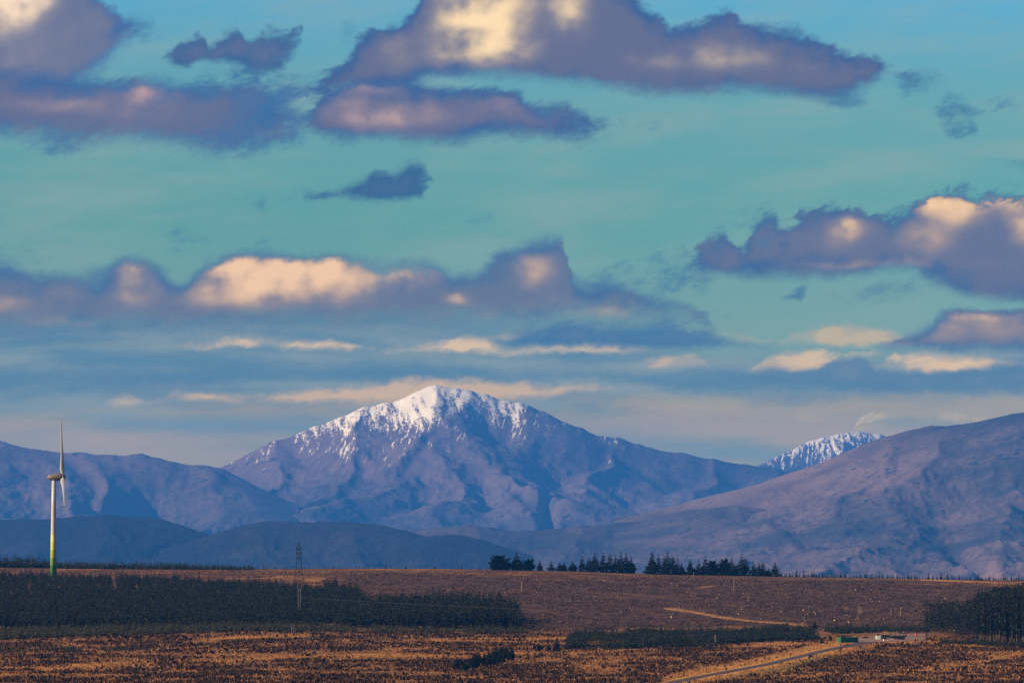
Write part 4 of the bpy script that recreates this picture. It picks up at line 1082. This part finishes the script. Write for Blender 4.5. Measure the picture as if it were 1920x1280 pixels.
# ------------------------------------------------------------------ built things
def bm_box(bm, c, s, rz=0.0, bevel=0.0, taper=1.0):
    r = bmesh.ops.create_cube(bm, size=1.0)
    vs = r['verts']
    for v in vs:
        k = taper if v.co.z > 0 else 1.0
        v.co = Vector((v.co.x * s[0] * k, v.co.y * s[1] * k, v.co.z * s[2]))
    if bevel:
        es = list({e for v in vs for e in v.link_edges})
        bmesh.ops.bevel(bm, geom=es, offset=bevel, segments=2, affect='EDGES', profile=0.7)
        vs = [v for v in bm.verts if v.is_valid and not v.tag]
    M = Matrix.Translation(c) @ Matrix.Rotation(rz, 4, 'Z')
    for v in vs:
        if not v.tag: v.co = M @ v.co; v.tag = True
def bm_tube(bm, pts, r, n=8, cap=True):
    pts = [Vector(p) for p in pts]; rs = r if isinstance(r, (list, tuple)) else [r] * len(pts)
    rings = []
    for i, p in enumerate(pts):
        t = (pts[min(i + 1, len(pts) - 1)] - pts[max(i - 1, 0)]).normalized()
        a = t.cross(Vector((0, 0, 1)) if abs(t.z) < 0.9 else Vector((1, 0, 0))).normalized(); b = t.cross(a)
        ring = []
        for k in range(n):
            q = 2 * math.pi * k / n
            v = bm.verts.new(p + (a * math.cos(q) + b * math.sin(q)) * rs[i]); v.tag = True; ring.append(v)
        rings.append(ring)
    for A, B in zip(rings[:-1], rings[1:]):
        for k in range(n): bm.faces.new((A[k], A[(k + 1) % n], B[(k + 1) % n], B[k]))
    if cap and n > 2:
        bm.faces.new(rings[0][::-1]); bm.faces.new(rings[-1])
def part(name, build, mat, parent, smooth=False, label=None):
    bm = bmesh.new(); build(bm)
    bmesh.ops.recalc_face_normals(bm, faces=bm.faces)
    me = bpy.data.meshes.new(name); bm.to_mesh(me); bm.free()
    if smooth:
        for p in me.polygons: p.use_smooth = True
    o = link(name, me, mat, parent)
    if label: o['label'] = label
    return o
def thing(name, loc, label, cat, rz=0.0, group=None):
    e = bpy.data.objects.new(name, None); COL.objects.link(e)
    e.location = loc; e.rotation_euler = (0, 0, rz); e.empty_display_size = 1.0
    return tag(e, label, cat, group)

# ---- wind turbine
def turbine():
    Yt = 3640.0
    xb = (102.0 - 960) / F * Yt / CA
    zb = float(ground_z(np.array([xb]), np.array([Yt]))[0])
    hub = P(107.0, 894.0, Yt)
    H = hub[2] - zb
    m, b = material('tower_paint', 0.45, 0.4)
    tc = S.nt.nodes.new('ShaderNodeTexCoord'); z = sep(S(tc.outputs['Object']))[2]
    f = z.lerp(0.0, H)
    c = ramp(f, [(0.0, (0.06, 0.20, 0.03)), (0.12, (0.15, 0.27, 0.03)), (0.19, (0.30, 0.35, 0.04)), (0.27, (0.44, 0.41, 0.09)), (0.35, (0.54, 0.49, 0.22)), (0.42, (0.40, 0.37, 0.28)), (0.45, (0.40, 0.375, 0.35))], 'CONSTANT')
    m.node_tree.links.new(c.s, b.inputs['Base Color'])
    white = flat('turbine_white', (0.36, 0.34, 0.31), 0.4, 0.06, 0.2)
    grey = flat('nacelle_grey', (0.15, 0.115, 0.085), 0.45, 0.1, 0.3)
    e = thing('wind_turbine', (xb, Yt, zb), 'wind turbine with pale tapering tower green at its foot and egg shaped nacelle', 'wind turbine', math.atan2(-xb, Yt))
    lean = 0.0
    part('tower', lambda bm: bm_tube(bm, [(0, 0, -2), (0, 0, H * 0.3), (0, 0, H * 0.7), (0, 0, H - 1.0)], [2.55, 2.2, 1.75, 1.4], 28), m, e, True)
    dx = hub[0] - xb
    # nacelle: an egg lying along x, blunt at the hub end
    ks = Yt / 3300.0
    prof = [(x * ks, r * ks) for x, r in [(-6.6, 0.15), (-6.3, 0.9), (-5.3, 1.65), (-3.6, 2.2), (-1.6, 2.5), (0.4, 2.62), (2.4, 2.55), (3.4, 2.4)]]
    part('nacelle', lambda bm: bm_tube(bm, [(x + dx, 0, H + x * 0.03) for x, r in prof], [r for x, r in prof], 24), grey, e, True)
    def mast(bm):
        bm_tube(bm, [(dx - 2.2, 0, H + 2.3), (dx - 2.2, 0, H + 3.6)], 0.08, 5); bm_tube(bm, [(dx - 2.6, 0, H + 3.5), (dx - 1.8, 0, H + 3.5)], 0.06, 5)
    part('weather_mast', mast, grey, e)
    spin = [(x * ks, r * ks) for x, r in [(3.5, 2.38), (4.2, 2.2), (5.0, 1.75), (5.6, 1.1), (5.95, 0.35), (6.0, 0.05)]]
    part('hub', lambda bm: bm_tube(bm, [(x + dx, 0, H + x * 0.03) for x, r in spin], [r for x, r in spin], 24), grey, e, True)
    R = (894.0 - 780.0) * Yt / F * 1.005
    c0 = Vector((dx + 4.0 * ks, 0, H + 0.1))
    tilt = math.radians(-2.5)
    for ang in (0.0, 120.0, 240.0):
        def blade(bm, ang=ang):
            secs = []
            for f, ch, th, off in ((0.02, 2.1, 2.0, 0.0), (0.06, 2.6, 1.9, -0.1), (0.12, 3.7, 1.35, -0.35), (0.18, 3.35, 0.95, -0.3), (0.28, 2.4, 0.62, -0.15), (0.42, 1.75, 0.42, 0.0), (0.6, 1.25, 0.28, 0.05), (0.8, 0.92, 0.18, 0.05), (0.95, 0.62, 0.11, 0.05), (1.0, 0.22, 0.05, 0.05)):
                ring = []
                tw = math.radians(8 - 14 * f)
                for k in range(12):
                    q = 2 * math.pi * k / 12
                    cx = math.cos(q) * ch / 2; cy = math.sin(q) * th / 2 * (1.0 - 0.45 * math.cos(q) if f > 0.08 else 1.0)
                    x = (cx + off) * math.cos(tw) - cy * math.sin(tw); y = (cx + off) * math.sin(tw) + cy * math.cos(tw)
                    p = Vector((x, y, f * R)); p = Matrix.Rotation(math.radians(ang), 3, 'X') @ p; p = Matrix.Rotation(tilt, 3, 'Y') @ p
                    v = bm.verts.new(p + c0); ring.append(v)
                secs.append(ring)
            for A, B in zip(secs[:-1], secs[1:]):
                for k in range(12): bm.faces.new((A[k], A[(k + 1) % 12], B[(k + 1) % 12], B[k]))
            bm.faces.new(secs[-1]); bm.faces.new(secs[0][::-1])
        part('blade', blade, white, e, True)
turbine()

# ---- lattice pylon
M_steel = flat('galvanised_steel', (0.012, 0.012, 0.015), 0.6, 0.2, 0.5, 0.3)
M_pole = flat('weathered_pole', (0.20, 0.17, 0.15), 0.9, 0.25, 1.0)
M_pale = flat('pale_pole', (0.13, 0.125, 0.14), 0.8, 0.2, 1.0)
def pylon():
    Yp = 3560.0
    x = (561.0 - 960) / F * Yp / CA
    z = float(ground_z(np.array([x]), np.array([Yp]))[0])
    top = P(561.0, 1017.0, Yp)[2]; H = top - z
    e = thing('electricity_pylon', (x, Yp, z), 'dark steel lattice pylon with pointed top rising out of the plantation', 'pylon')
    s = Yp / F
    wk = [(0.0, 9.0 * s), (0.35, 5.2 * s), (0.84, 4.0 * s), (0.93, 3.3 * s), (0.975, 1.8 * s), (1.0, 0.15)]
    def wid(f): return float(np.interp(f, *zip(*wk)))
    fs = [0, 0.2, 0.38, 0.53, 0.65, 0.75, 0.84, 0.91, 0.96, 1.0]
    for sx in (-1, 1):
        for sy in (-1, 1):
            part('leg', lambda bm, sx=sx, sy=sy: bm_tube(bm, [(sx * wid(f), sy * wid(f), f * H) for f in fs], 0.13, 5), M_steel, e)
    def braces(bm):
        for a, b in zip(fs[:-2], fs[1:-1]):
            wa, wb = wid(a), wid(b)
            for (ux, uy, vx, vy) in ((-1, -1, 1, -1), (1, -1, 1, 1), (1, 1, -1, 1), (-1, 1, -1, -1)):
                bm_tube(bm, [(ux * wa, uy * wa, a * H), (vx * wb, vy * wb, b * H)], 0.05, 4)
                bm_tube(bm, [(vx * wa, vy * wa, a * H), (ux * wb, uy * wb, b * H)], 0.05, 4)
                bm_tube(bm, [(ux * wb, uy * wb, b * H), (vx * wb, vy * wb, b * H)], 0.06, 4)
    part('bracing', braces, M_steel, e)['kind'] = 'stuff'
    for f in (0.62, 0.73, 0.84):
        for sy in (-1, 1):
            w = wid(f)
            def arm(bm, f=f, sy=sy, w=w):
                tip = (0, sy * (w + 3.6), f * H)
                for sx in (-1, 1):
                    bm_tube(bm, [(sx * w, sy * w, f * H), tip], 0.1, 4); bm_tube(bm, [(sx * w, sy * w, f * H + 1.3), tip], 0.08, 4)
                bm_tube(bm, [tip, (0, tip[1], f * H - 1.6)], 0.12, 6)
            part('crossarm', arm, M_steel, e)
    part('waist_frame', lambda bm: bm_box(bm, Vector((0, 0, 0.84 * H)), (2 * wid(0.84) + 0.3, 2 * wid(0.84) + 0.3, 0.5)), M_steel, e)
    return x, Yp, z, H
PYL = pylon()

def hpole(px, Y, top_row, label, cat, mat, gap, head, rad=0.2, foot=None):
    x = (px - 960) / F * Y / CA; z = float(ground_z(np.array([x]), np.array([Y]))[0])
    H = P(px, top_row, Y)[2] - z
    e = thing('power_pole', (x, Y, z), label, cat)
    for sx in (-1, 1):
        part('post', lambda bm, sx=sx: bm_tube(bm, [(sx * gap, 0, -0.5), (sx * gap, 0, H - head), (sx * gap * 1.1, 0, H - head * 0.7), (sx * gap * 2.2, 0, H)], [rad, rad * 0.85, rad * 0.85, rad * 0.7], 7), mat, e)
    part('crossbar', lambda bm: bm_box(bm, Vector((0, 0, H - head * 0.75)), (gap * 3.2, 0.25, 0.3)), mat, e)
    for sx in (-1, 1):
        part('insulator', lambda bm, sx=sx: bm_tube(bm, [(sx * gap * 2.2, 0, H), (sx * gap * 2.2, 0, H + 0.8)], [0.22, 0.12], 6), mat, e)
    return x, Y, z + H
hp = hpole(562.5, 2900.0, 1099.0, 'pale twin-legged power pole with forked head standing before the pylon', 'power pole', M_pale, 0.62, 2.6, 0.16)
hpole(549.5, 2690.0, 1172.0, 'short pale forked pole at the front edge of the plantation', 'power pole', M_pale, 0.45, 1.4, 0.13)

# ---- single poles and dead stems on the felled slope
def pole(name, px, base, top, label, cat, r, mat, arm=False):
    x, Y, z = at(px, base); H = (base - top) * Y / F
    e = thing(name, (x, Y, z), label, cat)
    ln = float(rng.uniform(-0.02, 0.02))
    part('post' if arm else 'stem', lambda bm: bm_tube(bm, [(0, 0, -0.4), (ln * H * 0.5, 0, H * 0.5), (ln * H, 0, H)], [r * 1.15, r, r * 0.75], 7), mat, e)
    if arm:
        part('crossbar', lambda bm: bm_box(bm, Vector((ln * H, 0, H - 0.5)), (1.8, 0.16, 0.18)), mat, e)
    else:
        def snags(bm):
            R = np.random.default_rng(int(px))
            for k in range(7):
                f = R.uniform(0.35, 0.95); a = R.uniform(0, 6.28); L = R.uniform(0.3, 0.9)
                bm_tube(bm, [(ln * H * f, 0, f * H), (ln * H * f + math.cos(a) * L, math.sin(a) * L, f * H + L * 0.2)], [0.06, 0.02], 4)
        part('broken_branches', snags, mat, e)
    return x, Y, z + H
pole('wooden_post', 978, 1107.5, 1088, 'thick pale post standing at the left side of the felled slope', 'post', 0.28, M_deadwood, True)
pole('power_pole', 1340, 1208, 1190, 'thin wooden pole standing in front of the dark scrub belt', 'power pole', 0.2, M_pole, True)
for px, b, t, lab in ((1375, 1105, 1080, 'tall thin dead stem on the felled slope below the skyline trees'), (1402, 1127, 1111, 'dead stem on the felled slope right of the tallest one'), (1609, 1151, 1132, 'taller of the paired dead stems above the pale stumps'),
                      (1613, 1148, 1134, 'shorter of the paired dead stems above the pale stumps'), (1669, 1152, 1141, 'short dead stem on the felled slope above the lorry'), (1687, 1154, 1138, 'dead stem on the felled slope nearest the tall stand'), (1300, 1086, 1072, 'dead stem by the fence below the right skyline trees')):
    pole('dead_stem', px, b, t, lab, 'dead tree', 0.17, M_deadwood)

# ---- fence below the skyline trees
def fence():
    pts = [(1095, 1076.5), (1130, 1077), (1180, 1079), (1230, 1080.5), (1300, 1081), (1380, 1082.5), (1455, 1083.5)]
    px = np.arange(1096, 1455, 6.2); rw = np.interp(px, *zip(*pts))
    W = [at(float(a), float(b)) for a, b in zip(px, rw)]
    e = thing('fence', W[0], 'wooden post and wire fence below the skyline trees', 'fence')
    o0 = Vector(W[0])
    me = None
    for i, w in enumerate(W):
        h = float(rng.uniform(1.2, 1.6))
        if me is None:
            o = part('post', lambda bm: bm_tube(bm, [(0, 0, -0.3), (0, 0, 1.0)], [0.13, 0.11], 6), M_deadwood, e); me = o.data
        else:
            o = bpy.data.objects.new('post', me); COL.objects.link(o); o.parent = e
        o.location = Vector(w) - o0; o.scale = (1, 1, h); o.rotation_euler = (float(rng.normal(0, 0.04)), float(rng.normal(0, 0.04)), 0)
    for hz in (0.5, 0.85, 1.15):
        part('wire', lambda bm, hz=hz: bm_tube(bm, [Vector(w) - o0 + Vector((0, 0, hz)) for w in W], 0.025, 3, False), M_steel, e)
fence()

# ---- overhead lines
M_wire = flat('aluminium_wire', (0.13, 0.13, 0.14), 0.5, 0.05, 1.0)
M_wire_d = flat('dark_wire', (0.05, 0.05, 0.06), 0.6, 0.05, 1.0)
def line(pts, r, mat, label):
    """a slack wire through (px,row,Y) points"""
    a = np.array(pts, float)
    t = np.linspace(0, 1, 40) * (len(a) - 1)
    px, rw, Y = [np.interp(t, np.arange(len(a)), a[:, k]) for k in range(3)]
    for _ in range(20):
        rw[1:-1] = (rw[:-2] + 2 * rw[1:-1] + rw[2:]) / 4
    W = np.stack(P(px, rw, Y), -1)
    bm = bmesh.new(); bm_tube(bm, [tuple(w) for w in W], r, 4, False)
    me = bpy.data.meshes.new('power_line'); bm.to_mesh(me); bm.free()
    o = link('power_line', me, mat); tag(o, label, 'power line', 'overhead power lines')
def arm_pt(f): 
    return (561.0, row_of(PYL[1], PYL[2] + PYL[3] * f), PYL[1])
ph = row_of(hp[1], hp[2])
line([(-60, 1167, 2500), (60, 1161, 2540), (180, 1156, 2600), (300, 1147, 2680), (420, 1136, 2780), (562, ph + 22, 2895)], 0.04, M_wire, 'lowest pale overhead wire across the left plantation')
line([(-60, 1137, 2520), (80, 1133, 2580), (220, 1124, 2680), (380, 1112, 2800), (562, ph - 1, 2900)], 0.035, M_wire, 'middle pale overhead wire across the left plantation')
line([(-60, 1105, 2600), (100, 1100, 2680), (260, 1090, 2780), (420, 1079, 2880), (561, arm_pt(0.6)[1], PYL[1])], 0.02, M_wire, 'highest faint overhead wire across the left plantation')
line([(562, ph + 20, 2895), (690, 1128, 2760), (820, 1134, 2680), (980, 1141.5, 2600), (1060, 1150, 2580), (1340, 1190.5, 2610)], 0.02, M_wire, 'faint pale wire across the right half of the plantation')
line([(1560, 1076.5, 3700), (1640, 1070, 3450), (1720, 1063.5, 3200), (1820, 1054, 3000), (1920, 1042.5, 2800), (2040, 1026, 2600)], 0.06, M_wire_d, 'upper dark wire above the right skyline')
line([(1860, 1079.5, 3500), (1920, 1072, 3350), (2040, 1054, 3100)], 0.06, M_wire_d, 'lower dark wire at the right edge above the skyline')

# ---- green shipping container
M_green = flat('container_green', (0.010, 0.15, 0.062), 0.45, 0.15, 0.6, 0.0, 0.4)
M_green2 = flat('container_green_roof', (0.05, 0.16, 0.09), 0.55, 0.2, 0.6)
M_black = flat('black_metal', (0.012, 0.012, 0.016), 0.5, 0.3, 1.0)
M_rubber = flat('tyre_rubber', (0.012, 0.012, 0.013), 0.9, 0.2, 2.0)
M_glass = flat('dark_glass', (0.02, 0.025, 0.03), 0.08, 0.1, 1.0, 0.0, 0.6)
M_white = flat('white_paint', (0.55, 0.58, 0.54), 0.5, 0.1, 0.8)
M_lamp = flat('lamp_glass', (0.8, 0.72, 0.5), 0.2, 0.05, 1.0)
M_blue = flat('dark_blue_paint', (0.010, 0.022, 0.055), 0.45, 0.2, 0.8)
M_orange = flat('orange_paint', (0.75, 0.19, 0.015), 0.5, 0.15, 1.0)
M_yellow = flat('yellow_paint', (0.85, 0.55, 0.06), 0.4, 0.1, 1.0)
M_log = flat('log_bark', (0.26, 0.17, 0.11), 0.95, 0.35, 1.5)
M_sack = flat('white_sack', (0.78, 0.74, 0.64), 0.8, 0.08, 1.2)
M_red = flat('red_plastic', (0.62, 0.02, 0.09), 0.45, 0.1, 1.0)

def container():
    x, Y, z = at(1588, 1204.5)
    L, Wd, H = 12.2, 2.6, 2.75
    e = thing('shipping_container', (x, Y, z + 0.1), 'long green shipping container lying beside the gravel yard', 'container', math.radians(36))
    def side(bm, sy):
        n = 40
        top, bot = [], []
        for i in range(n * 2 + 2):
            u = -L / 2 + 0.15 + (L - 0.3) * i / (2 * n + 1)
            d = 0.0 if (i // 2) % 2 == 0 else 0.07
            y = sy * (Wd / 2 - d)
            bot.append(bm.verts.new((u, y, 0.18))); top.append(bm.verts.new((u, y, H - 0.12)))
        for i in range(len(bot) - 1): bm.faces.new((bot[i], bot[i + 1], top[i + 1], top[i]))
    for sy in (-1, 1): part('side_wall', lambda bm, sy=sy: side(bm, sy), M_green, e)
    def roof(bm):
        bm_box(bm, Vector((0, 0, H - 0.03)), (L - 0.2, Wd - 0.1, 0.06))
    part('roof', roof, M_green2, e)
    part('underframe', lambda bm: (bm_box(bm, Vector((0, -Wd / 2 + 0.07, 0.09)), (L, 0.15, 0.18)), bm_box(bm, Vector((0, Wd / 2 - 0.07, 0.09)), (L, 0.15, 0.18)), bm_box(bm, Vector((0, 0, 0.12)), (L - 0.1, Wd - 0.3, 0.08))), M_green, e)
    def frame(bm):
        for sx in (-1, 1):
            for sy in (-1, 1): bm_box(bm, Vector((sx * (L / 2 - 0.08), sy * (Wd / 2 - 0.07), H / 2)), (0.17, 0.17, H + 0.02))
            for zz in (0.09, H - 0.07): bm_box(bm, Vector((sx * (L / 2 - 0.08), 0, zz)), (0.15, Wd - 0.3, 0.2))
        for sy in (-1, 1): bm_box(bm, Vector((0, sy * (Wd / 2 - 0.06), H - 0.07)), (L - 0.3, 0.13, 0.13))
    part('corner_frame', frame, M_green, e)
    for sy in (-1, 1):
        d = part('door', lambda bm, sy=sy: bm_box(bm, Vector((-L / 2 + 0.04, sy * (Wd / 4 - 0.03), H / 2)), (0.09, Wd / 2 - 0.24, H - 0.4)), M_green, e)
        part('locking_bar', lambda bm, sy=sy: (bm_tube(bm, [(-L / 2 - 0.05, sy * 0.35, 0.2), (-L / 2 - 0.05, sy * 0.35, H - 0.2)], 0.035, 5), bm_tube(bm, [(-L / 2 - 0.05, sy * 0.8, 0.2), (-L / 2 - 0.05, sy * 0.8, H - 0.2)], 0.035, 5)), M_black, d)
    part('door_gap', lambda bm: bm_box(bm, Vector((-L / 2 + 0.02, 0, H / 2)), (0.06, 0.14, H - 0.4)), M_black, e)
    part('rear_wall', lambda bm: bm_box(bm, Vector((L / 2 - 0.05, 0, H / 2)), (0.07, Wd - 0.3, H - 0.35)), M_green, e)
container()

def wheel(parent, x, y, r, w, name='wheel'):
    o = part(name, lambda bm: bm_tube(bm, [(x, y - w / 2, r), (x, y - w / 2 + 0.06, r), (x, y + w / 2 - 0.06, r), (x, y + w / 2, r)], [r * 0.86, r, r, r * 0.86], 18), M_rubber, parent)
    part('rim', lambda bm: bm_tube(bm, [(x, y - w / 2 - 0.02, r), (x, y + w / 2 + 0.02, r)], r * 0.5, 12), M_black, o)

def trailer():
    x, Y, z = at(1620.5, 1196)
    e = thing('box_trailer', (x, Y, z), 'small dark blue box trailer parked behind the green container', 'trailer', math.radians(8))
    part('body', lambda bm: bm_box(bm, Vector((0, 0, 1.65)), (3.0, 1.8, 1.5), 0, 0.06), M_blue, e)
    part('chassis', lambda bm: (bm_box(bm, Vector((0.2, 0, 0.8)), (3.2, 0.9, 0.14)), bm_box(bm, Vector((2.2, 0, 0.75)), (1.6, 0.12, 0.12))), M_black, e)
    for sy in (-1, 1):
        wheel(e, -0.1, sy * 0.85, 0.38, 0.22)
        part('mudguard', lambda bm, sy=sy: bm_box(bm, Vector((-0.1, sy * 0.92, 0.86)), (0.95, 0.28, 0.06)), M_black, e)
    part('prop_leg', lambda bm: bm_tube(bm, [(2.7, 0, 0.0), (2.7, 0, 0.8)], 0.05, 5), M_black, e)
trailer()

def lorry():
    x, Y, z = at(1669, 1198.3)
    e = thing('timber_lorry', (x, Y, z), 'timber lorry with a pale cab and long dark trailer on the gravel yard', 'lorry', math.radians(4))
    # cab at the left end
    c = part('cab', lambda bm: (bm_box(bm, Vector((-7.0, 0, 2.35)), (2.5, 2.45, 2.7), 0, 0.16), bm_box(bm, Vector((-7.1, 0, 0.85)), (2.2, 2.3, 0.5), 0, 0.06)), M_white, e)
    part('windscreen', lambda bm: bm_box(bm, Vector((-8.27, 0, 2.6)), (0.05, 2.0, 0.95)), M_glass, c)
    for sy in (-1, 1):
        part('door_window', lambda bm, sy=sy: bm_box(bm, Vector((-7.25, sy * 1.235, 2.75)), (1.1, 0.05, 0.75)), M_glass, c)
        part('headlight', lambda bm, sy=sy: bm_box(bm, Vector((-8.24, sy * 0.9, 0.98)), (0.1, 0.45, 0.28)), M_lamp, c)
        part('mirror', lambda bm, sy=sy: bm_box(bm, Vector((-8.05, sy * 1.45, 2.7)), (0.1, 0.22, 0.5)), M_black, c)
    part('grille', lambda bm: bm_box(bm, Vector((-8.27, 0, 1.45)), (0.06, 1.5, 0.5)), M_black, c)
    part('wind_deflector', lambda bm: bm_box(bm, Vector((-6.6, 0, 3.85)), (1.3, 2.2, 0.4), 0, 0.1), M_black, c)
    part('chassis', lambda bm: (bm_box(bm, Vector((-0.3, 0, 1.05)), (14.2, 1.0, 0.35)), bm_box(bm, Vector((4.0, 0, 1.38)), (8.4, 2.4, 0.3)), bm_box(bm, Vector((-3.2, 0, 1.6)), (4.6, 2.2, 0.5)), bm_box(bm, Vector((4.0, -1.15, 0.85)), (5.2, 0.08, 0.7)), bm_box(bm, Vector((-3.2, 0, 2.2)), (4.4, 2.0, 0.8)), bm_box(bm, Vector((3.9, -1.22, 1.85)), (8.0, 0.06, 0.65))), M_black, e)
    for xx in (-7.6, -4.4, -3.2, 4.4, 5.7, 7.0):
        for sy in (-1, 1): wheel(e, xx, sy * 1.02, 0.5, 0.36)
    part('headboard', lambda bm: bm_box(bm, Vector((-0.55, 0, 2.5)), (0.14, 2.4, 2.1)), M_black, e)
    for i, xx in enumerate((0.6, 2.4, 4.6, 6.4)):
        for sy in (-1, 1):
            part('stake', lambda bm, xx=xx, sy=sy: bm_box(bm, Vector((xx, sy * 1.15, 2.5)), (0.16, 0.14, 2.0)), M_black, e)
    # the loader crane, painted orange and yellow, at the tail
    k = part('loader_crane', lambda bm: (bm_tube(bm, [(8.0, 0, 1.2), (8.0, 0, 2.9)], 0.3, 8), bm_tube(bm, [(8.0, 0, 2.9), (7.2, 0.2, 3.5), (6.2, 0.2, 3.2)], [0.22, 0.2, 0.16], 6)), M_black, e)
    part('crane_seat', lambda bm: bm_box(bm, Vector((8.0, -0.55, 3.15)), (0.9, 0.7, 0.75), 0, 0.08), M_orange, k)
    part('valve_box', lambda bm: bm_box(bm, Vector((7.95, -0.62, 2.2)), (0.85, 0.6, 0.75), 0, 0.1), M_yellow, k)
    return e
lorry()
def log(px, base, L, r, label, tilt, rz, lift=0.0):
    x, Y, z = at(px, base)
    bm = bmesh.new()
    bm_tube(bm, [(0, 0, 0), (math.cos(tilt) * L * 0.5, 0, math.sin(tilt) * L * 0.5), (math.cos(tilt) * L, 0, math.sin(tilt) * L)], [r, r * 0.93, r * 0.86], 9)
    me = bpy.data.meshes.new('log'); bm.to_mesh(me); bm.free()
    o = link('log', me, M_log); o.location = (x, Y, z + r + lift); o.rotation_euler = (0, 0, rz)
    tag(o, label, 'log', 'logs on the timber lorry')
for px, lab, h in ((1674, 'upright weathered log held between the lorry stakes nearer the cab', 2.6), (1691, 'upright pale log held between the last lorry stakes', 2.9)):
    log(px, 1198.3, h, 0.22, lab, math.radians(84), 0.3, 1.35)
def sack(name, px, base, s, label, mat, cat, lift=0.0):
    x, Y, z = at(px, base)
    bm = bmesh.new(); bmesh.ops.create_icosphere(bm, subdivisions=2, radius=1.0)
    R = np.random.default_rng(int(px))
    for v in bm.verts:
        n = 1 + 0.16 * (R.random() - 0.5)
        v.co = Vector((v.co.x * s * n, v.co.y * s * 0.9 * n, max(v.co.z, -0.72) * s * 0.95 * n))
    me = bpy.data.meshes.new(name); bm.to_mesh(me); bm.free()
    o = link(name, me, mat); o.location = (x, Y, z + s * 0.68 + lift)
    tag(o, label, cat)
sack('white_sack', 1655.3, 1200.4, 0.5, 'bright white sack on the grass edge in front of the lorry', M_sack, 'sack')
sack('boulder', 1663.3, 1200.2, 0.42, 'pinkish pale boulder right of the white sack in front of the lorry', flat('pale_stone', (0.52, 0.36, 0.26), 0.9, 0.1, 1.0), 'boulder')
def drum():
    x, Y, z = at(1715.5, 1192.3)
    e = thing('plastic_drum', (x, Y, z + 0.1), 'red plastic drum standing on the yard near the tall stand', 'drum')
    part('body', lambda bm: bm_tube(bm, [(0, 0, 0), (0, 0, 0.1), (0, 0, 0.55), (0, 0, 0.62), (0, 0, 1.1), (0, 0, 1.2)], [0.5, 0.56, 0.56, 0.6, 0.56, 0.46], 16), M_red, e, True)
    part('lid', lambda bm: bm_tube(bm, [(0, 0, 1.19), (0, 0, 1.28)], [0.48, 0.46], 16), M_red, e)
drum()
